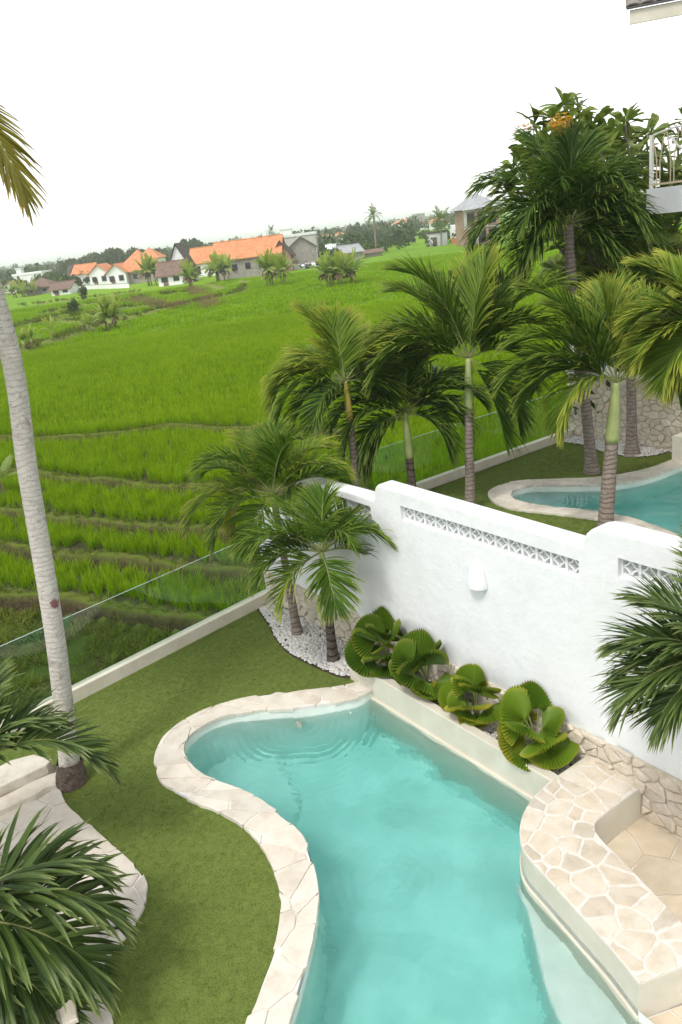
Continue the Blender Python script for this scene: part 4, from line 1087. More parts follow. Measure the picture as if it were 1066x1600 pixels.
def fan_palm(x, y, scale, leaves, label, seed, light=False):
    rng = np.random.default_rng(seed)
    base = np.array([x, y, .17]); t = thing('fan_palm', base, label, 'fan palm', 'pleated fan palms in the planter')
    mb = MB(); mb.tube([base-np.array([0,0,.05]), base+np.array([0,0,.16*scale])], [.05, .035], 10); mb.build('stem', M_TRUNKD, t, origin=base)
    for az, el, plen, rad, ym in leaves:
        a = R(az+rng.normal(0, 7)); e = R(el+rng.normal(0, 4))
        hd = np.array([-math.sin(a), math.cos(a), 0.]); d = hd*math.cos(e)+np.array([0,0,math.sin(e)])
        hub = base + np.array([0,0,.12*scale]) + d*plen*scale*.86
        e2 = e-R(rng.uniform(8, 30)); out = hd*math.cos(e2)+np.array([0,0,math.sin(e2)])
        nrm = -hd*math.sin(e2)+np.array([0,0,math.cos(e2)]) + rng.normal(0,.30,3) + np.array([-.3,-.35,.1])
        V, F, tip = fan_leaf(hub, out, rad*scale, rng.uniform(2.6,3.8), rng, rng.uniform(-.1,.35), nrm)
        lim = WX-.16; V[:,0] = np.where(V[:,0] > lim, lim+.12*np.tanh((V[:,0]-lim)/.12), V[:,0])
        V[:,2] = np.maximum(V[:,2], .2+.1*rng.random())
        mb = MB(); mb.add(V, F, tip=tip, rnd=np.clip(rng.normal(.5,.22)+rng.normal(0,.05,len(V)),0,1))
        o = mb.build('fan_leaf', M_FANY if ym else (M_FANL if light else M_FAN), t, origin=hub)
        s = np.linspace(0,1,8)[:,None]
        pp = (base+np.array([0,0,.12*scale]))*(1-s)+hub*s + np.array([0,0,.05*scale])*np.sin(s*math.pi)
        mb = MB(); mb.tube(pp, .009, 6); mb.build('petiole', M_RACHIS, o, origin=hub)
def fan_set(seed, n_up, n_mid, n_low, big, yel):
    g = np.random.default_rng(seed); out = []
    for i in range(n_up): out.append((-70+260*(i+g.uniform(.2,.8))/n_up, g.uniform(62,84), g.uniform(.36,.56), g.uniform(.30,.37)*big, g.random() < yel*.5))
    for i in range(n_mid): out.append((-10+220*(i+g.uniform(.1,.9))/n_mid, g.uniform(34,56), g.uniform(.24,.42), g.uniform(.28,.36)*big, g.random() < yel))
    for i in range(n_low): out.append((0+200*(i+g.uniform(.1,.9))/n_low, g.uniform(8,26), g.uniform(.16,.30), g.uniform(.20,.29)*big, g.random() < yel*1.3))
    return out
fan_palm(5.74, 7.92, 1.0, fan_set(3, 6, 4, 3, 1.12, 0), 'largest dark green fan palm at the planter end nearest the pebble bed', 51)
fan_palm(5.74, 7.08, .95, fan_set(14, 5, 4, 3, 1.1, .1), 'dark green fan palm with a yellowing leaf, second from the pebble bed', 52)
fan_palm(5.74, 6.20, .84, fan_set(25, 4, 4, 3, 1.1, .25), 'medium green fan palm with yellow lower leaf, third along the planter', 53, light=True)
fan_palm(5.74, 5.25, .92, fan_set(36, 5, 4, 3, 1.12, .25), 'light green fan palm at the bench end of the planter', 54, light=True)
# ------------------------------------------------------------------ scattered grass, rice and weeds
def tuft(name, mat, blades, h, w, spread, lean, rng, segs=3, curl=.6):
    mb = MB()
    for _ in range(blades):
        a = rng.uniform(0, 2*math.pi); r_ = spread*math.sqrt(rng.random()); az = a+rng.normal(0, .6)
        p = np.array([r_*math.cos(a), r_*math.sin(a), 0.]); ln = lean*rng.uniform(.2, 1.2)
        d = norm([math.cos(az)*ln, math.sin(az)*ln, 1.]); L = h*rng.uniform(.65, 1.1)
        wd = norm([-math.sin(az), math.cos(az), 0.]); rot = rng.uniform(-.9, .9); wd = norm(wd*math.cos(rot)+np.cross(d, wd)*math.sin(rot))
        V, T = [], []
        for k in range(segs+1):
            ww = w*.5*(1, .95, .7, .05)[min(3, int(k*3/segs))] if segs != 1 else w*.5*(1-k*.9)
            V += [p-wd*ww, p+wd*ww]; T += [k/segs]*2
            p = p+d*L/segs; d = norm(d+np.array([math.cos(az)*curl*ln, math.sin(az)*curl*ln, -curl*.35*ln]))
        mb.add(V, [(2*k, 2*k+1, 2*k+3, 2*k+2) for k in range(segs)], tip=np.array(T), rnd=rng.random())
    me = bpy.data.meshes.new(name)
    me.from_pydata(np.concatenate(mb.v).tolist(), [], mb.f)
    for k in ('tip', 'rnd'):
        a_ = me.attributes.new(k, 'FLOAT', 'POINT'); buf = np.zeros(mb.n, np.float32)
        for b_, arr in mb.at[k]: buf[b_:b_+len(arr)] = arr
        a_.data.foreach_set('value', buf)
    me.materials.append(mat)
    return bpy.data.objects.new(name, me)
def scatter(name, P_, rot, scl, variants, label, cat):
    """one object: a cloud of points, each carrying a tuft"""
    k = len(P_); me = bpy.data.meshes.new(name)
    me.vertices.add(k); me.vertices.foreach_set('co', np.ascontiguousarray(P_, np.float32).ravel())
    a_ = me.attributes.new('rot', 'FLOAT_VECTOR', 'POINT'); a_.data.foreach_set('vector', np.ascontiguousarray(rot, np.float32).ravel())
    a_ = me.attributes.new('scl', 'FLOAT_VECTOR', 'POINT'); a_.data.foreach_set('vector', np.ascontiguousarray(scl, np.float32).ravel())
    a_ = me.attributes.new('var', 'INT', 'POINT'); a_.data.foreach_set('value', np.arange(k, dtype=np.int32) % len(variants))
    o = put(bpy.data.objects.new(name, me))
    g = bpy.data.node_groups.new(name, 'GeometryNodeTree')
    g.interface.new_socket('Geometry', in_out='INPUT', socket_type='NodeSocketGeometry'); g.interface.new_socket('Geometry', in_out='OUTPUT', socket_type='NodeSocketGeometry')
    gi, go, jn = g.nodes.new('NodeGroupInput'), g.nodes.new('NodeGroupOutput'), g.nodes.new('GeometryNodeJoinGeometry')
    def na(nm, t):
        x = g.nodes.new('GeometryNodeInputNamedAttribute'); x.data_type = t; x.inputs[0].default_value = nm; return x.outputs[0]
    ra, sa, va_ = na('rot', 'FLOAT_VECTOR'), na('scl', 'FLOAT_VECTOR'), na('var', 'INT')
    e2r = g.nodes.new('FunctionNodeEulerToRotation'); g.links.new(ra, e2r.inputs[0])
    for i, vo in enumerate(variants):
        ip = g.nodes.new('GeometryNodeInstanceOnPoints'); oi = g.nodes.new('GeometryNodeObjectInfo'); oi.inputs['Object'].default_value = vo
        cm = g.nodes.new('FunctionNodeCompare'); cm.data_type = 'INT'; cm.operation = 'EQUAL'
        ii = [s for s in cm.inputs if s.type == 'INT']; g.links.new(va_, ii[0]); ii[1].default_value = i
        g.links.new(gi.outputs[0], ip.inputs['Points']); g.links.new(oi.outputs['Geometry'], ip.inputs['Instance']); g.links.new(cm.outputs[0], ip.inputs['Selection'])
        g.links.new(e2r.outputs[0], ip.inputs['Rotation']); g.links.new(sa, ip.inputs['Scale']); g.links.new(ip.outputs[0], jn.inputs[0])
    g.links.new(jn.outputs[0], go.inputs[0])
    md = o.modifiers.new('scatter', 'NODES'); md.node_group = g
    return tag(o, label, cat, kind='stuff')
def in_view(P_, m=130):
    x, y, c = topix(P_); return (c > 0) & (x > -m) & (x < 1066+m) & (y > -m) & (y < 1600+m)
def rots(k, rng, tilt=.12): return np.c_[rng.normal(0, tilt, k), rng.normal(0, tilt, k), rng.uniform(0, 6.283, k)]

def grassmat(name, dark, light, tip, vary=.0, scale=.05, trans=.4):
    m = leafmat(name, dark, light, tip, .95, trans, .8, .0)
    n = m.node_tree; b = n.nodes['Principled BSDF']
    if vary:
        src = b.inputs['Base Color'].links[0].from_socket
        oi = n.nodes.new('ShaderNodeObjectInfo')
        nz = noise(n, scale, 4, .6, 'World', vec=oi.outputs['Location'])
        rr = ramp(n, nz.outputs['Fac'], [(.3, (1-vary, 1-vary*.8, 1-vary)), (.7, (1+vary, 1+vary*.7, 1+vary*.5))]).outputs[0]
        c_ = mix(n, src, rr, 1.0, 'MULTIPLY')
        n.links.new(c_, b.inputs['Base Color'])
        for nd in n.nodes:
            if nd.type == 'BSDF_TRANSLUCENT': n.links.new(c_, nd.inputs['Color'])
    return m
rg = np.random.default_rng(77)
M_TURF = grassmat('turf_blade', (.118,.160,.035), (.165,.212,.05), (.17,.215,.052), .03, .8, .3)
M_RICE = grassmat('rice_blade', (.125,.25,.002), (.26,.43,.006), (.36,.49,.03), .14, .10, .45)
M_WEED = grassmat('weed_blade', (.075,.11,.014), (.18,.24,.04), (.20,.21,.06), .25, .6)
M_DRY = grassmat('dry_grass', (.15,.13,.05), (.28,.24,.10), (.34,.29,.14), .2, .5)
# turf pile
def lawn_points(poly, dens, rng):
    poly = np.array(poly); lo, hi = poly.min(0), poly.max(0)
    k = int(dens*(hi[0]-lo[0])*(hi[1]-lo[1])); p = rng.uniform(lo, hi, (k, 2))
    p = p[in_poly(p[:,0], p[:,1], poly)]
    return np.c_[p, np.zeros(len(p))]
tv = [tuft('turf_tuft', M_TURF, 9, .008, .004, .03, .3, rg, 1) for _ in range(3)]
P_ = lawn_points(offset_poly(LAWN, .02), 2600, rg); P_ = P_[in_view(P_, 60)]
P_ = P_[~in_poly(P_[:,0], P_[:,1], path_poly) & ~in_poly(P_[:,0], P_[:,1], BED)]
scatter('turf_pile', P_, rots(len(P_), rg, .2), np.ones((len(P_),3))*rg.uniform(.7,1.2,(len(P_),1)), tv, 'short green pile of the near artificial lawn', 'grass')
P_ = lawn_points(offset_poly(NLAWN, .02), 700, rg); P_ = P_[in_view(P_, 60)]
P_ = P_[~in_poly(P_[:,0], P_[:,1], NBED)]
scatter('lawn_grass', P_, rots(len(P_), rg, .2), np.ones((len(P_),3))*rg.uniform(1.2,2.0,(len(P_),1)), tv, 'short green grass of the neighbouring lawn', 'grass')
# rice: dense rows close by, coarser clumps farther out
def ring_points(d0, d1, dens, rng):
    k = int(dens*math.pi*(d1*d1-d0*d0)*.25)
    r_ = np.sqrt(rng.uniform(d0*d0, d1*d1, k)); a = rng.uniform(R(-22), R(78), k)
    x, y = r_*np.sin(a), r_*np.cos(a)
    return x, y
rv = [tuft('rice_tuft', M_RICE, 17, .50, .012, .055, .34, rg) for _ in range(4)]
rv2 = [tuft('rice_clump', M_RICE, 16, .50, .026, .22, .34, rg, 2) for _ in range(3)]
rv3 = [tuft('rice_clump_far', M_RICE, 18, .42, .07, .7, .4, rg, 2) for _ in range(3)]
def paddy(x, y, margin=.48):
    z, k, past, ton, bd = field(x, y)
    ok = (k > 0) & (past > margin) & (ton > .2) & (bd > .9) & ~inside_plots(x, y, -.5)
    P_ = np.c_[x, y, z]; ok &= in_view(P_)
    return P_[ok]
for nm, (d0, d1, dens, var, s0, s1), lab in (('rice_plants', (9, 34, 46, rv, .7, .95), 'upright bright green rice plants on the nearest terraces'), ('rice_plants', (34, 70, 18, rv2, .7, .95), 'bright green rice plants in the middle of the paddy'), ('rice_plants', (70, 150, 1.6, rv3, .75, 1.1), 'green rice of the distant paddy near the village')):
    x, y = ring_points(d0, d1, dens, rg); P_ = paddy(x, y)
    scatter(nm, P_, rots(len(P_), rg, .08), np.ones((len(P_),3))*rg.uniform(s0, s1, (len(P_),1)), var, lab, 'rice')
# bunds and the weedy bank
wv = [tuft('weed_tuft', M_WEED, 16, .22, .012, .07, .9, rg) for _ in range(3)] + [tuft('dry_tuft', M_DRY, 12, .16, .010, .07, 1.0, rg)]
x, y = ring_points(9, 45, 90, rg); z, k, past, ton, bd = field(x, y)
P_ = np.c_[x, y, z+.14]; ok = ((k > 0) & (past < .28) & (rg.random(len(x)) < .8)) & ~inside_plots(x, y, -.2) & in_view(P_); P_ = P_[ok]
scatter('bund_grass', P_, rots(len(P_), rg, .2), np.ones((len(P_),3))*rg.uniform(.35,.8,(len(P_),1)), wv, 'low grass growing along the terrace bunds', 'grass')
x, y = ring_points(9, 26, 55, rg); z, k, past, ton, bd = field(x, y)
P_ = np.c_[x, y, z]; nz_ = np.sin(x*1.9+2*np.sin(y*1.1))+np.sin(y*2.3+x)
ok = (k == 0) & ~inside_plots(x, y, -.25) & in_view(P_) & ((nz_ > -.2) | (rg.random(len(x)) < .3)); P_ = P_[ok]
scatter('bank_weeds', P_, rots(len(P_), rg, .25), np.ones((len(P_),3))*rg.uniform(.6,1.5,(len(P_),1)), wv[:3]+wv, 'tangled weeds on the dark earth bank outside the glass fence', 'weeds')
hv = [tuft('hedge_tuft', M_WEED, 18, .8, .08, .4, .7, rg, 2) for _ in range(3)]
pp = []
for pl in FAR_BUNDS[:7]:
    for (ax, ay), (bx, by) in zip(pl[:-1], pl[1:]):
        L_ = math.hypot(bx-ax, by-ay); kk = int(L_*3); t_ = rg.random(kk)
        pp.append(np.c_[ax+(bx-ax)*t_+rg.normal(0,.35,kk), ay+(by-ay)*t_+rg.normal(0,.35,kk)])
pp = np.concatenate(pp); z = field(pp[:,0], pp[:,1])[0]
scatter('far_bund_weeds', np.c_[pp, z], rots(len(pp), rg, .2), np.ones((len(pp),3))*rg.uniform(.3,.9,(len(pp),1)), hv, 'dark weeds along the distant field bunds', 'weeds')

dp = []
for (ax, ay), (bx, by) in zip([(204,470),(225,471),(245,477),(262,485),(300,452),(322,468)], [(225,471),(245,477),(262,485),(280,480),(312,462),(330,482)]):
    A_, B_ = pt(ax, ay, z=-.48), pt(bx, by, z=-.48); kk = int(np.linalg.norm(B_-A_)*9); t_ = rg.random(kk)[:,None]
    dp.append(A_*(1-t_)+B_*t_+np.c_[rg.normal(0,.6,kk), rg.normal(0,.6,kk), np.zeros(kk)])
dp = np.concatenate(dp); dp[:,2] = field(dp[:,0], dp[:,1])[0]
dv = [tuft('straw_tuft', M_DRY, 16, .55, .08, .45, .9, rg, 2) for _ in range(2)]
scatter('dry_bank_grass', dp, rots(len(dp), rg, .2), np.ones((len(dp),3))*rg.uniform(.7,1.3,(len(dp),1)), dv, 'dry straw-coloured grass on bare banks in the left paddy', 'grass')

# ------------------------------------------------------------------ frangipani behind the tall palm
M_FRL = leafmat('frangipani_leaf', (.065,.115,.014), (.19,.26,.035), (.2,.22,.05), .97, .35, .4, .4)
M_FLO = surf('frangipani_flower', (.78,.50,.06), (.85,.62,.18), 20, .6, 0)
M_BARK = surf('grey_bark', (.16,.14,.12), (.28,.25,.22), 9, .9, .6, 30, .02)
def whorl(rng, k=15, L=.50, w=.15):
    mb = MB()
    for i in range(k):
        a = i*2.399+rng.normal(0,.15); el = R(rng.uniform(-15, 62)); d = np.array([math.cos(a)*math.cos(el), math.sin(a)*math.cos(el), math.sin(el)])
        wd = norm(np.cross(d, [0,0,1.])); p = d*.03; V, T = [], []; l_ = L*rng.uniform(.75,1.1)
        for s, ww in ((0,.12),(.3,.6),(.65,1),(.88,.75),(1,.08)):
            q = p+d*l_*s-np.array([0,0,.28*l_*s*s]); u_ = np.cross(wd, d)
            V += [q-wd*w*.5*ww+u_*.02*ww, q-u_*.006, q+wd*w*.5*ww+u_*.02*ww]; T += [s]*3
        mb.add(V, [(3*j+q_, 3*j+q_+1, 3*j+q_+4, 3*j+q_+3) for j in range(4) for q_ in (0,1)], tip=np.array(T), rnd=rng.random())
    return mb
def frangipani(base, tips, label, seed, n_extra):
    rng = np.random.default_rng(seed); base = np.array(base, float)
    t = thing('frangipani_tree', base, label, 'tree')
    fork = base+np.array([0,0,2.2])
    mb = MB(); mb.tube([base-np.array([0,0,.2]), base+np.array([.05,0,1.1]), fork], [.22,.18,.15], 12); mb.build('trunk', M_BARK, t, origin=base, smooth=True)
    ctr = np.mean(tips, 0)
    tips = list(tips)
    for _ in range(n_extra):
        a = tips[rng.integers(len(tips))]; f_ = rng.uniform(.55, .98)
        tips.append(fork*(1-f_)+a*f_+rng.normal(0, .55, 3))
    br = MB(); 
    protos = []
    for i, p in enumerate(tips):
        m_ = fork*.5+p*.5+rng.normal(0,.25,3)-np.array([0,0,.25])
        if i < 29 or i % 9 == 0:
            b3 = MB(); b3.tube(catmull([fork, m_, p], 5), np.linspace(.07,.022,11), 7); b3.build('branch', M_BARK, t, origin=fork, smooth=True)
        if len(protos) < 5:
            o = whorl(rng).build('leaf_whorl', M_FRL, t); protos.append(o)
        else:
            o = protos[i % 5].copy(); COL.objects.link(o)
        o.location = np.array(p)-base; o.rotation_euler = (rng.normal(0,.35), rng.normal(0,.35), rng.uniform(0,6.28)); s = rng.uniform(.8,1.35); o.scale = (s,s,s)
    return t, rng
FB = np.array([20.2, 13.2, -.4])
tp = [pt(x, y, Y=Y_-1.2) for x, y, Y_ in ((880,165,14.5),(862,185,14.2),(835,195,14.6),(905,178,15),(925,198,14.8),(850,212,13.8),(890,195,13.6),(940,212,14.4),(960,218,14.0),(985,215,14.6),(1010,210,14.2),(1035,205,14.8),(1060,215,14.5),(1000,240,13.8),(970,245,13.6),(1030,245,14.4),(1050,270,14),(1010,280,13.8),(985,275,13.6),(830,235,14.5),(815,255,14.5),(940,240,13.8),(910,225,13.6),(1085,225,14.6),(1100,260,14.4),(870,230,13.5),(800,285,14.8),(960,290,14),(1040,310,14.2))]
ft, fr_rng = frangipani(FB, tp, 'frangipani tree with yellow blossom clusters behind the tallest palm', 61, 190)
for x, y, Y_ in ((878,203,13.35),(873,208,13.3),(826,212,14.2),(884,196,13.35),(870,198,13.3)):
    c_ = pt(x, y, Y=Y_-1.35); mb = MB()
    for _ in range(26):
        o_ = c_+fr_rng.normal(0,.11,3); a0 = fr_rng.uniform(0,6.28)
        for j in range(5):
            a = a0+j*1.2566; d = np.array([math.cos(a), math.sin(a), .5])*.07; w_ = np.array([-math.sin(a), math.cos(a), 0])*.03
            mb.add([o_, o_+d*.6-w_, o_+d, o_+d*.6+w_], [(0,1,2,3)])
    mb.build('blossom_cluster', M_FLO, ft, origin=c_)
# dark shrubs under the frangipani, beyond the rubble wall
def leafy(name, base, size, label, cat, seed, n_leaf, ls, mat, trunk=None, group=None, lobes=9, base_z=None, squash=.8):
    rng = np.random.default_rng(seed); base = np.array(base, float)
    t = thing(name, base, label, cat, group)
    if trunk:
        h_, r_ = trunk
        mb = MB(); mb.tube([base-np.array([0,0,.3]), base+np.array([rng.normal(0,.1),0,h_*.6]), base+np.array([0,0,h_+size[2]*.35])], [r_, r_*.8, r_*.4], 8); mb.build('trunk', M_BARK, t, origin=base, smooth=True)
        for _ in range(4):
            q = base+np.array([0,0,h_*.8]); e = q+np.array([rng.normal(0,size[0]*.4), rng.normal(0,size[1]*.4), size[2]*rng.uniform(.3,.7)])
            mb = MB(); mb.tube([q, (q+e)/2+np.array([0,0,-.1*size[2]]), e], [r_*.45, r_*.3, r_*.1], 6); mb.build('limb', M_BARK, t, origin=q)
    zc = base[2]+(trunk[0] if trunk else 0)+size[2]*.5
    C_ = np.array([base[0], base[1], zc])
    lob = C_+rng.uniform(-1,1,(lobes,3))*np.array(size)*np.array([.36,.36,.30]); lr = rng.uniform(.28,.5,lobes)
    li = rng.integers(0, lobes, n_leaf); u_ = norm(rng.normal(0,1,(n_leaf,3)))*(rng.uniform(.45,1,(n_leaf,1))**.5)
    P3 = lob[li]+u_*lr[li][:,None]*np.array(size)*np.array([.75,.75,squash])
    P3[:,2] = np.maximum(P3[:,2], base[2]+.05)
    nn = norm(u_+rng.normal(0,.7,(n_leaf,3))); a_ = norm(np.cross(nn, rng.normal(0,1,(n_leaf,3)))); b_ = np.cross(nn, a_)
    s = ls*rng.uniform(.6,1.3,(n_leaf,1))
    V = np.stack([P3-a_*s, P3-b_*s*.45, P3+a_*s, P3+b_*s*.45], 1).reshape(-1,3)
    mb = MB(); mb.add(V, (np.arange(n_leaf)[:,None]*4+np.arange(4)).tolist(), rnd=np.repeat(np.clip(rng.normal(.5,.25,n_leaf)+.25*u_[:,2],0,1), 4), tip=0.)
    mb.build('crown', mat, t, origin=C_)
    return t
M_SHRUB = leafmat('shrub_leaf', (.022,.045,.010), (.07,.115,.02), (.1,.1,.03), .99, .3)
M_BUSH = leafmat('bush_leaf', (.045,.09,.012), (.11,.18,.03), (.1,.1,.03), .99, .3)
M_TREE = leafmat('tree_leaf', (.030,.055,.018), (.075,.11,.03), (.1,.1,.03), .99, .25, .6, .2)
leafy('shrub', (19.0,12.6,-.4), (3.6,3.2,4.6), 'dense dark shrub filling the gap behind the tall palm and balcony', 'shrub', 71, 5200, .13, M_SHRUB, lobes=14)
leafy('shrub', (22.5,15.2,-.4), (4.2,3.2,3.4), 'loose green shrub outside the rubble wall beneath the frangipani', 'shrub', 72, 4200, .13, M_BUSH, lobes=14)
# ------------------------------------------------------------------ village beyond the paddy
FZ = LEVEL[5]
RH = norm(np.array([RIGHT[0], RIGHT[1], 0])); FH = np.array([-RH[1], RH[0], 0])
YAW0 = math.atan2(RH[1], RH[0])
def local(mb, name, mat, parent, smooth=False):
    o = mb.build(name, mat, None, smooth=smooth); o.parent = parent; o.location = (0,0,0); return o
def roofm(name, c1, c2): return surf(name, c1, c2, 1.2, .85, .6, 6, .08)
M_ORANGE = roofm('orange_tile', (.46,.17,.075), (.60,.27,.13))
M_ORANGE2 = roofm('faded_orange_tile', (.50,.22,.12), (.62,.30,.17))
M_BROWN = roofm('brown_tile', (.13,.085,.065), (.21,.14,.11))
M_THATCH = roofm('dark_thatch', (.055,.043,.036), (.11,.09,.075))
M_GREYR = roofm('grey_sheet', (.26,.27,.28), (.38,.39,.40))
M_PALER = roofm('pale_sheet', (.52,.54,.55), (.66,.68,.69))
M_WHITEW = surf('white_house_wall', (.70,.70,.69), (.80,.80,.79), .8, .85, 0, stain=(1.2,.6,(.5,.5,.48),.4))
M_GREYB = surf('grey_block_wall', (.24,.22,.20), (.34,.31,.28), 1.2, .9, .4, 8, .05, stain=(1.0,.55,(.17,.15,.13),.5))
M_REDB = surf('red_brick_wall', (.26,.16,.11), (.36,.24,.18), 1.6, .9, .4, 8, .05, stain=(1.0,.55,(.40,.36,.32),.5))
M_CONC = surf('concrete_frame', (.36,.34,.32), (.46,.44,.42), 1.5, .9, .3, 6, .04)
M_DARK = surf('dark_opening', (.02,.02,.022), (.045,.045,.05), 2, .5, 0)
M_BLUE = surf('blue_tank', (.05,.25,.55), (.08,.32,.62), 3, .5, 0)
M_RUST = surf('rusty_orange', (.45,.14,.05), (.55,.22,.10), 3, .7, 0)
def house(px, py, wpx, hpx, rpx, dm, roof, wm, rm, label, name='house', cat='house', group=None, wins=0, yaw=0., eave=.5, door=False, ridge=.0, z=FZ):
    b = pt(px, py, z=z); s = topix(b)[2]/FOC
    w, h, rh = wpx*s, hpx*s, rpx*s
    t = thing(name, b, label, cat, group); t.rotation_euler = (0, 0, YAW0+yaw)
    x0, x1 = -w/2, w/2; y1 = dm
    mb = MB()
    gb = roof in ('gable', 'thatch')
    mb.box((x0,0,-.6), (x1,y1,h))
    if roof == 'front':
        mb.add([(x0,0,h),(x1,0,h),(0,0,h+rh*.94),(x0,y1,h),(x1,y1,h),(0,y1,h+rh*.94)], [(0,1,2),(4,3,5)])
    if gb:
        mb.add([(x0,0,h),(x0,y1,h),(x0,y1/2,h+rh*.94),(x1,0,h),(x1,y1,h),(x1,y1/2,h+rh*.94)], [(1,0,2),(3,4,5)])
    local(mb, 'wall', wm, t)
    mb = MB(); e = eave; th = .16
    if roof == 'flat':
        mb.box((x0-e*.4,-e*.4,h+.003), (x1+e*.4,y1+e*.4,h+max(rh,.2)))
    else:
        if gb:
            k = e*rh/(y1/2); q = [(x0-e,-e,h-k),(x1+e,-e,h-k),(x1+e,y1/2,h+rh),(x0-e,y1/2,h+rh),(x1+e,y1+e,h-k),(x0-e,y1+e,h-k)]; F = [(0,1,2,3),(3,2,4,5)]
        elif roof == 'front':
            k = e*rh/(w/2); q = [(x0-e,-e,h-k),(0,-e,h+rh),(0,y1+e,h+rh),(x0-e,y1+e,h-k),(x1+e,-e,h-k),(x1+e,y1+e,h-k)]; F = [(0,1,2,3),(1,4,5,2)]
        else:
            rx = max(0.2, w/2-min(w, y1)*.5+ridge); k = .1
            q = [(x0-e,-e,h-k),(x1+e,-e,h-k),(x1+e,y1+e,h-k),(x0-e,y1+e,h-k),(-rx,y1/2,h+rh),(rx,y1/2,h+rh)]; F = [(0,1,5,4),(1,2,5),(2,3,4,5),(3,0,4)]
        up_ = [(a, b_, c_+th) for a, b_, c_ in q]; m_ = len(q)
        mb.add(q, [f[::-1] for f in F]); mb.add(up_, F)
        from collections import Counter
        ec = Counter(tuple(sorted((f[i], f[(i+1) % len(f)]))) for f in F for i in range(len(f)))
        mb.add(q+up_, [(a, b_, b_+m_, a+m_) for f in F for a, b_ in [(f[i], f[(i+1) % len(f)]) for i in range(len(f))] if ec[tuple(sorted((a, b_)))] == 1])
    ro = local(mb, 'roof', rm, t)
    if roof in ('gable', 'hip', 'thatch') and rh > .6:
        mb = MB(); xr = w/2+e if gb else max(.2, w/2-min(w, y1)*.5+ridge)
        mb.tube([(-xr,y1/2,h+rh+th+.02),(xr,y1/2,h+rh+th+.02)], .14, 6); local(mb, 'ridge_cap', rm, ro)
    for i in range(wins):
        cx = x0+w*(i+.5)/wins; ww, z0, z1 = min(.55, w/wins*.28), h*.38, min(h*.38+1.2, h*.8)
        mb = MB(); mb.box((cx-ww-.08,-.05,z0-.08), (cx+ww+.08,-.003,z1+.08)); wo = local(mb, 'window', M_CONC, t)
        mb = MB(); mb.box((cx-ww,-.09,z0), (cx+ww,-.053,z1)); local(mb, 'pane', M_DARK, wo)
    if door:
        mb = MB(); cx = x0+w*.3; mb.box((cx-.5,-.07,0), (cx+.5,-.003,min(2.1,h*.8))); local(mb, 'door', M_BROWN, t)
    return t, (w, h, rh, s)
house(48, 452, 46, 22, 3, 9, 'flat', M_WHITEW, M_WHITEW, 'white flat-roofed block at the far left of the village', wins=4, z=FZ)
wt, _ = house(36, 452, 8, 30, 2, 2.5, 'flat', M_WHITEW, M_PALER, 'narrow white stair tower at the far left of the village', 'stair_tower', 'tower')
tk = thing('water_tank', pt(38, 430, z=3.4), 'small blue water tank on the white block at far left', 'water tank')
b0 = ORG[tk.name]; mb = MB(); mb.tube([b0-np.array([0,0,.05]), b0+np.array([0,0,.2]), b0+np.array([0,0,1.1]), b0+np.array([0,0,1.3])], [.75,.8,.8,.35], 14); mb.build('tank_body', M_BLUE, tk, origin=b0); mb = MB(); mb.tube([b0+np.array([0,0,1.3]), b0+np.array([0,0,1.42])], .25, 10); mb.build('lid', M_BLUE, tk, origin=b0)
house(62, 460, 40, 10, 13, 8, 'hip', M_GREYB, M_BROWN, 'low house with dark brown hipped roof left of the white gables', wins=2)
house(96, 461, 30, 9, 9, 7, 'gable', M_WHITEW, M_BROWN, 'small white house with brown ridge roof beside the white gables', wins=2, door=True)
house(20, 458, 30, 9, 8, 7, 'front', M_WHITEW, M_ORANGE2, 'small gabled house with faded tiles behind the banana hedge', wins=1)
house(118, 447, 14, 16, 16, 6, 'thatch', M_GREYB, M_THATCH, 'tall narrow shrine house with dark steep thatch', wins=1)
for i, (x, y, lab) in enumerate(((133,448,'leftmost of three white gabled villas with orange roofs'), (158,447,'middle one of three white gabled villas with orange roofs'), (185,446,'rightmost of three white gabled villas with orange roofs'))):
    house(x, y+1, 30, 21-i*.3, 12, 9, 'gable' if i == 0 else 'front', M_WHITEW, M_ORANGE, lab, 'villa', 'house', 'white villas', wins=2, door=True)
house(214, 443, 62, 18, 30, 13, 'hip', M_GREYB, M_ORANGE, 'large house with broad orange hipped roof and block walls', wins=3)
house(236, 436, 34, 30, 15, 9, 'hip', M_WHITEW, M_ORANGE, 'orange hipped roof rising over white walls behind the large orange roof', wins=2, z=-.5)
house(268, 446, 38, 16, 18, 8, 'gable', M_WHITEW, M_BROWN, 'white house under a low dark brown roof at the thatched house', wins=2, door=True)
house(284, 442, 40, 16, 42, 7, 'front', M_WHITEW, M_THATCH, 'house with high steep dark thatch roof in mid village', wins=1)
house(322, 432, 42, 22, 20, 8, 'gable', M_WHITEW, M_ORANGE, 'white house with bright orange ridge roof left of the long roof', wins=2, yaw=-.05)
house(390, 432, 104, 30, 24, 9, 'gable', M_GREYB, M_ORANGE, 'long grey block barn under a bright orange tiled roof', 'barn', 'barn', wins=5, yaw=-.05)
house(443, 425, 30, 26, 20, 8, 'front', M_REDB, M_THATCH, 'brick house with dark thatched gable end right of the long roof', wins=1)
house(475, 418, 46, 30, 16, 8, 'front', M_GREYB, M_GREYB, 'grey block house shell with blank gable in mid village', wins=0, yaw=.1)
house(462, 412, 72, 40, 4, 14, 'flat', M_CONC, M_PALER, 'long pale flat-roofed hall behind the block gable', 'hall', 'building', wins=6, z=-.8)
house(452, 405, 18, 44, 2, 5, 'flat', M_WHITEW, M_WHITEW, 'small white rooftop box above the pale hall', 'rooftop_box', 'building', wins=1, z=-1.2)
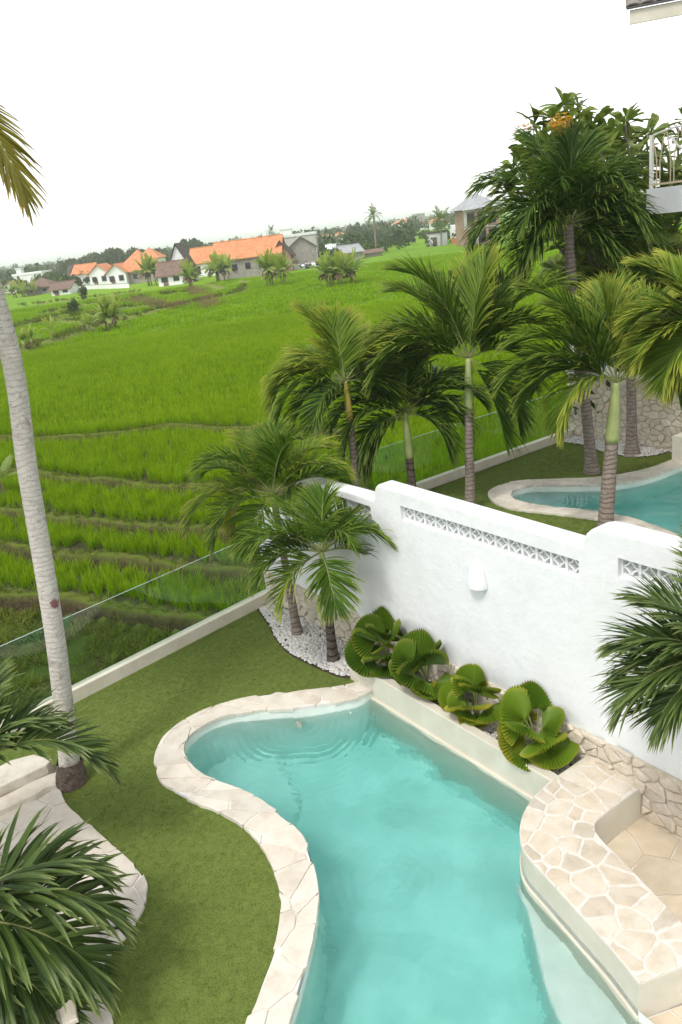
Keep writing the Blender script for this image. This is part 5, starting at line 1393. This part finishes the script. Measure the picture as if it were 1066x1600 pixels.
house(526, 396, 28, 8, 5, 6, 'gable', M_GREYB, M_PALER, 'low hut with pale sheet roof in the paddy', 'hut', 'hut', 'field huts', door=True)
house(553, 407, 30, 13, 9, 6, 'gable', M_GREYB, M_GREYR, 'wooden field hut with grey ridge roof between the bananas', 'hut', 'hut', 'field huts', yaw=.3, door=True)
house(584, 401, 26, 6, 4, 5, 'gable', M_GREYB, M_BROWN, 'low brown open field hut right of the grey hut', 'hut', 'hut', 'field huts')
house(686, 384, 28, 19, 3, 5, 'flat', M_PALER, M_THATCH, 'pale corrugated shed with black flat roof near the brick shell', 'shed', 'shed', door=True)
wtw = thing('water_tower', pt(713, 379, z=FZ), 'tall white panelled water tower beside the corrugated shed', 'water tower')
b0 = ORG[wtw.name]; wtw.rotation_euler = (0,0,YAW0)
for i in range(2):
    for j in range(4):
        mb = MB(); mb.box((-1.25+i*1.27,-.7,.9+j*.85), (-.02+i*1.27,.7,1.72+j*.85)); local(mb, 'tank_panel', M_WHITEW, wtw)
for sx in (-1.1, 1.1):
    for sy in (-.6, .6):
        mb = MB(); mb.box((sx-.08,sy-.08,-.3), (sx+.08,sy+.08,.9)); local(mb, 'leg', M_CONC, wtw)
bin_ = thing('orange_skip', pt(711, 381, z=FZ), 'small rusty orange skip at the foot of the water tower', 'skip'); bin_.rotation_euler = (0,0,YAW0)
mb = MB(); mb.add([(-.8,-1.6,0),(.8,-1.6,0),(.8,-.8,0),(-.8,-.8,0),(-1.1,-1.8,1.3),(1.1,-1.8,1.3),(1.1,-.7,1.3),(-1.1,-.7,1.3)], [(0,3,2,1),(0,1,5,4),(1,2,6,5),(2,3,7,6),(3,0,4,7)]); local(mb, 'bin_body', M_RUST, bin_)
mb = MB(); mb.box((-1.15,-1.86,1.3), (1.15,-1.78,1.38)); local(mb, 'rim', M_RUST, bin_)
# two-storey brick shell with hipped grey roof
b0 = pt(755, 382, z=FZ); s = topix(b0)[2]/FOC
t = thing('brick_building', b0, 'unfinished two-storey brick building with grey hipped roof near the tall palm', 'building'); t.rotation_euler = (0,0,YAW0+.12)
W_, D_, H1, H2 = 54*s, 9, 27*s, 54*s
mb = MB(); mb.box((-W_/2+.3,.9,-.5), (W_/2,D_,H2)); local(mb, 'wall', M_REDB, t)
for z_ in (H1, H2-.3):
    mb = MB(); mb.box((-W_/2-.1,-.1,z_-.25), (W_/2+.1,.895,z_)); local(mb, 'floor_slab', M_CONC, t)
for i in range(4):
    x_ = -W_/2+.25+(W_-.5)*i/3
    mb = MB(); mb.box((x_-.25,0,-.5), (x_+.25,.5,H1-.253)); local(mb, 'column', M_CONC if i % 2 else M_REDB, t)
    mb = MB(); mb.box((x_-.25,0,H1+.003), (x_+.25,.5,H2-.553)); local(mb, 'column', M_REDB if i % 2 else M_CONC, t)
for i in range(3):
    x_ = -W_/2+(W_)*(i+.5)/3
    for z_ in (.6, H1+.5):
        mb = MB(); mb.box((x_-.9,.8,z_), (x_+.9,.897,z_+2.2)); local(mb, 'window', M_DARK, t)
q = [(-W_/2-.7,-.7,H2),(W_/2+.7,-.7,H2),(W_/2+.7,D_+.7,H2),(-W_/2-.7,D_+.7,H2),(-W_/2+3.2,D_/2,H2+22*s),(W_/2-3.2,D_/2,H2+22*s)]
mb = MB(); mb.add(q, [(0,1,5,4),(1,2,5),(2,3,4,5),(3,0,4),(0,3,2,1)]); local(mb, 'roof', M_GREYR, t)
mb = MB(); mb.box((-W_/2-.72,-.74,H2-.18), (W_/2+.72,-.703,H2+.05)); local(mb, 'fascia', M_CONC, t)
# white compound wall and heaps
for a, b_, hh, lab in (((112,453),(202,450),.9,'white compound wall in front of the gabled villas'), ((345,436),(440,428),1.1,'low grey block wall before the long barn'), ((438,424),(502,417),1.0,'low whitewashed wall below the block gable')):
    p0, p1 = pt(*a, z=FZ), pt(*b_, z=FZ); d = norm(p1-p0); nn = np.array([-d[1], d[0], 0])*.15
    t = thing('compound_wall', (p0+p1)/2, lab, 'wall')
    mb = MB(); prism(mb, [p0[:2], p1[:2], (p1+nn)[:2], (p0+nn)[:2]], FZ-.5, FZ+hh); mb.build('wall_body', M_WHITEW if hh != 1.1 else M_GREYB, t)
    mb = MB(); prism(mb, [(p0-nn*.3)[:2], (p1-nn*.3)[:2], (p1+nn*1.3)[:2], (p0+nn*1.3)[:2]], FZ+hh+.002, FZ+hh+.12); mb.build('coping', M_CONC, t)
M_BLACK = surf('black_sack', (.02,.02,.022), (.05,.05,.05), 3, .5, .4, 6, .1)
hp = thing('sack_heap', pt(484, 419, z=FZ), 'heap of black and white sacks before the block gable', 'sack heap')
rs = np.random.default_rng(3); b0 = ORG[hp.name]
for i in range(16):
    c_ = b0+RH*rs.uniform(-1.9,1.9)-FH*rs.uniform(.2,.9)+np.array([0,0,rs.uniform(.2,.75)]); mb = MB()
    V = ICO[0]*(1+rs.normal(0,.12,(len(ICO[0]),1)))*np.array([.55,.5,.36])+c_
    mb.add(V, ICO[1]); mb.build('sack', M_BLACK if i % 5 < 3 else M_WHITEW, hp, origin=c_, smooth=True)

# banana plants
M_BAN = leafmat('banana_leaf', (.12,.20,.03), (.30,.40,.10), (.35,.32,.10), .95, .45, .45, .4)
M_BANY = leafmat('banana_leaf_young', (.20,.30,.03), (.34,.42,.06), (.4,.4,.1), .97, .5, .45, .4)
M_BDRY = leafmat('banana_leaf_dry', (.12,.09,.05), (.22,.17,.10), (.2,.15,.08), .97, .2, .9, .1)
M_STEM = surf('banana_stem', (.16,.15,.06), (.25,.22,.10), 4, .8, .2, 20)
def banana_leaf_mesh(rng, L, w, bend, d0, p0, mat, parent, name='leaf'):
    N = 9; d = norm(d0); p = np.array(p0, float); sd = norm(np.cross(d, [0,0,1.])+rng.normal(0,.05,3)); V, T = [], []
    for k in range(N):
        s = k/(N-1); ww = w*.5*np.interp(s, [0,.12,.25,.6,.9,1], [.06,.1,.85,1,.6,.05])*(1 if k % 2 else rng.uniform(.78,1))
        nn = np.cross(sd, d); dr_ = .35*ww
        V += [p-sd*ww-nn*dr_*0+np.array([0,0,-dr_]), p, p+sd*ww+np.array([0,0,-dr_])]; T += [s]*3
        p = p+d*L/(N-1); d = norm(d+np.array([0,0,-1.])*bend*(.3+1.4*s)/N)
    mb = MB(); mb.add(V, [(3*k+j, 3*k+j+1, 3*k+j+4, 3*k+j+3) for k in range(N-1) for j in (0,1)], tip=np.array(T), rnd=np.clip(rng.normal(.5,.2,len(V)),0,1))
    return mb.build(name, mat, parent, origin=p0)
def banana(px, py, hm, stems, spreadm, label, seed, dry=4, young=3, z=FZ, group='banana plants in the paddy'):
    rng = np.random.default_rng(seed); b = pt(px, py, z=z)
    b[2] = float(field(b[0:1], b[1:2])[0][0])
    t = thing('banana_plant', b, label, 'banana plant', group)
    for i in range(stems):
        a = rng.uniform(0, 6.28); o_ = b+np.array([math.cos(a), math.sin(a), 0])*spreadm*math.sqrt(rng.random()); h = hm*rng.uniform(.35,.55)
        mb = MB(); mb.tube([o_-np.array([0,0,.2]), o_+np.array([rng.normal(0,.1),0,h])], [.13,.08], 8); mb.build('stem', M_STEM, t, origin=o_, smooth=True)
        top = o_+np.array([0,0,h])
        for k in range(8):
            az = k*2.399+a; el = R(np.interp(k, [0,7], [80, 20])+rng.normal(0,6)); d0 = np.array([math.cos(az)*math.cos(el), math.sin(az)*math.cos(el), math.sin(el)])
            banana_leaf_mesh(rng, hm*rng.uniform(.6,.8), hm*.22, np.interp(k, [0,7], [.7,2.2]), d0, top, M_BANY if k < young else M_BAN, t)
        for k in range(dry):
            az = rng.uniform(0,6.28); d0 = np.array([math.cos(az)*.6, math.sin(az)*.6, .1]); banana_leaf_mesh(rng, h*1.1, hm*.09, 3.2, d0, top-np.array([0,0,.1]), M_BDRY, t, 'dry_leaf')
    return t
banana(430, 447, 4.3, 5, 1.5, 'leafy banana clump before the block gable, left of a pair', 81)
banana(530, 446, 3.9, 7, 2.1, 'wide banana clump with dry skirt, right of a pair', 82, dry=7)
banana(176, 516, 3.0, 4, 1.0, 'pale banana clump standing alone in the left paddy', 83, young=4)
banana(140, 520, 1.5, 2, .5, 'small banana shoots just left of the pale clump', 84, dry=1, young=5)
banana(45, 549, 1.7, 3, .6, 'low banana clump with drooping leaves near the coconut trunk', 85)
banana(84, 536, 1.8, 1, .1, 'single young yellow-green banana near the coconut trunk', 86, dry=1, young=6)
banana(312, 448, 4.2, 4, 2.2, 'banana clump left of the large pair against the orange houses', 87)
banana(345, 440, 4.6, 6, 3.0, 'broad banana grove before the long barn', 88)
banana(238, 446, 5.5, 4, 1.4, 'tall banana clump beside the large orange roof', 89)
banana(22, 466, 3.4, 6, 3.0, 'banana hedge at the far left edge of the paddy', 90)
banana(45, 463, 3.4, 6, 3.0, 'banana hedge right of the far left one, below brown roofs', 91)
banana(8, 764, 1.5, 1, .05, 'banana leaf poking in beside the coconut trunk at left edge', 92, dry=2, young=0)
# shrubs and trees of the field and village
for x, y, sz, lab, sd in ((131,470,(1.6,1.6,2.4),'single dark bush in the left paddy',101), (116,492,(1.4,1.4,1.8),'small bush on the left field bund',102), (622,383,(5,4,4),'round dark green tree in the field right of the huts',103), (505,392,(4,3,3),'bush beside the pale hall end',104), (575,398,(4,2.5,2.6),'green bush behind the brown hut',105), (410,395,(5,4,4.5),'tree crown behind the orange roof',106), (215,428,(6,5,6),'dark tree behind the orange villas',107), (105,440,(6,5,6.5),'dark tree behind the shrine house',108), (255,428,(4,4,6),'dark slim tree left of the steep thatch',109), (372,428,(2.6,2.4,4.5),'slim tree against the long barn wall',110)):
    b = pt(x, y, z=FZ); leafy('tree' if sz[2] > 3 else 'bush', b, sz, lab, 'tree' if sz[2] > 3 else 'bush', sd, 700, .32 if sz[0] > 3 else .16, M_TREE if sd not in (105,) else M_BUSH, trunk=(sz[2]*.25, .14) if sz[2] > 3 else None)
# far coconut palms
def far_palm(px, py_base, py_head, label, seed, L, n=16, z=FZ, Dm=None):
    b = pt(px, py_base, z=z); s = topix(b)[2]/FOC; h = (py_base-py_head)*s
    t = palm(b, b+np.array([.3,0,h]), .2, .13, label, M_TRUNK, name='coconut_palm', seed=seed, L=L, auto=n, auto_el=(75,-25), auto_bend=(.8,1.6), mat='mid', fk=dict(n=14, ll=L*.24, lw=L*.055, K=3, vlift=.1, ldroop=.7))
    return t
far_palm(588, 395, 340, 'tall lone coconut palm above the field huts', 111, 2.6)
far_palm(588.5, 394, 331, 'shorter second crown against the lone coconut palm', 112, 1.7, 9)
far_palm(690, 384, 347, 'coconut palm behind the corrugated shed', 113, 3.4)
far_palm(428, 402, 364, 'coconut palm behind the pale hall', 114, 2.6, 14, z=-1.0)
# hazy background: trees and roofs far off
rf_ = np.random.default_rng(123)
def hz(x): return 358-.125*(x-533)
big = [(117,403,26,'spreading hazy tree crown, leftmost of the skyline trees'),(147,394,40,'widest rounded hazy tree crown on the far skyline'),(180,388,28,'tallest hazy tree on the far skyline behind orange roofs'),(206,390,26,'broad hazy tree right of the tallest skyline tree'),(290,375,15,'flat-topped hazy tree over the thatched house'),(306,373,15,'rightmost flat-topped hazy tree over the thatched house')]
for i, (x, ytop, wpx, lab) in enumerate(big):
    d_ = 420.; hdir = pt(x, hz(x)+8, z=FZ); hd = norm(np.array([hdir[0], hdir[1], 0])); b = hd*d_; b[2] = FZ
    s = topix(b)[2]/FOC; hh = (hz(x)-ytop)*s + 6.0
    leafy('tree', b, (wpx*s*1.15, wpx*s, hh*.75), lab, 'tree', 130+i, 1300, 1.1, M_TREE, trunk=(hh*.25, .5), group='hazy skyline trees', lobes=12)
def wood(name, dmin, dmax, n, hrange, label, seed, x0=-60, x1=760):
    rng = np.random.default_rng(seed); V = []; rn = []
    for i in range(n):
        x = rng.uniform(x0, x1); d_ = rng.uniform(dmin, dmax); q = pt(x, hz(x)+10, z=FZ); hd = norm(np.array([q[0], q[1], 0])); c_ = hd*d_; h = rng.uniform(*hrange); w = h*rng.uniform(.8,1.6)
        k = 46; u_ = norm(rng.normal(0,1,(k,3))); P3 = np.array([c_[0], c_[1], FZ+h*.5])+u_*np.array([w*.5,w*.5,h*.5])*rng.uniform(.6,1,(k,1))
        a_ = norm(rng.normal(0,1,(k,3))); b_ = norm(np.cross(a_, u_)); sz = h*.16*rng.uniform(.6,1.3,(k,1))
        V.append(np.stack([P3-a_*sz, P3-b_*sz*.6, P3+a_*sz, P3+b_*sz*.6], 1).reshape(-1,3)); rn.append(np.repeat(np.clip(rng.normal(.5,.25,k),0,1),4))
    V = np.concatenate(V); mb = MB(); mb.add(V, np.arange(len(V)).reshape(-1,4).tolist(), rnd=np.concatenate(rn), tip=0.)
    return tag(mb.build(name, M_TREE), label, 'trees', kind='stuff')
wood('near_wood', 230, 330, 170, (2.5,6), 'band of low trees and scrub just behind the village', 141, x0=-60, x1=640)
wood('far_wood', 380, 900, 620, (4,9), 'hazy wooded band along the skyline', 142)
wood('far_wood', 1000, 2200, 500, (6,14), 'faintest distant woods on the horizon', 143)
wood('scrub', 200, 300, 90, (1.2,3.2), 'scattered scrub in the fields right of the village', 144, 500, 730)
for i in range(64):
    x = rf_.uniform(-30, 730) if i < 34 else rf_.uniform(480, 700); d_ = rf_.uniform(480, 1150); q = pt(x, hz(x)+10, z=FZ); hd = norm(np.array([q[0], q[1], 0])); b = hd*d_
    w, h, rh, dm = rf_.uniform(7,16), rf_.uniform(3,5.5), rf_.uniform(1.2,2.4), rf_.uniform(7,10)
    pxb = topix(np.array([b[0], b[1], FZ]))
    orange = rf_.random() < .42
    sc_ = FOC/pxb[2]
    house(float(pxb[0]), float(pxb[1]), w*sc_, h*sc_, (rh if orange else .4)*sc_, dm, 'hip' if orange else 'flat', M_WHITEW if rf_.random() < .7 else M_GREYB, M_ORANGE2 if orange else M_PALER, 'distant hazy house with faded orange roof' if orange else 'distant hazy white flat-roofed house', group='distant orange-roofed houses' if orange else 'distant flat-roofed houses', wins=0, yaw=rf_.uniform(-.4,.4))
for i in range(4):
    x = 648+i*5; q = pt(x, hz(x)+10, z=FZ); hd = norm(np.array([q[0], q[1], 0])); b = hd*620; pb = topix(np.array([b[0], b[1], FZ])); sc_ = FOC/pb[2]
    house(float(pb[0]), float(pb[1]), 3.2*sc_*.6, 10*sc_, .5*sc_, 3, 'flat', M_GREYB, M_GREYR, 'one of four grey silos on the hazy skyline', 'silo', 'silo', 'silos on the skyline')

# ------------------------------------------------------------------ haze
m, n, b = nt('haze_air')
n.nodes.remove(b)
pv = n.nodes.new('ShaderNodeVolumePrincipled'); pv.inputs['Color'].default_value = (.97,.985,1,1); pv.inputs['Density'].default_value = HAZE; pv.inputs['Anisotropy'].default_value = .3
n.links.new(pv.outputs[0], n.nodes['Material Output'].inputs['Volume'])
mb = MB(); mb.box((-3100,-500,-4.2), (3100,3600,24)); o = mb.build('haze', m)
tag(o, 'pale humid haze lying over the far fields', 'haze', kind='stuff')
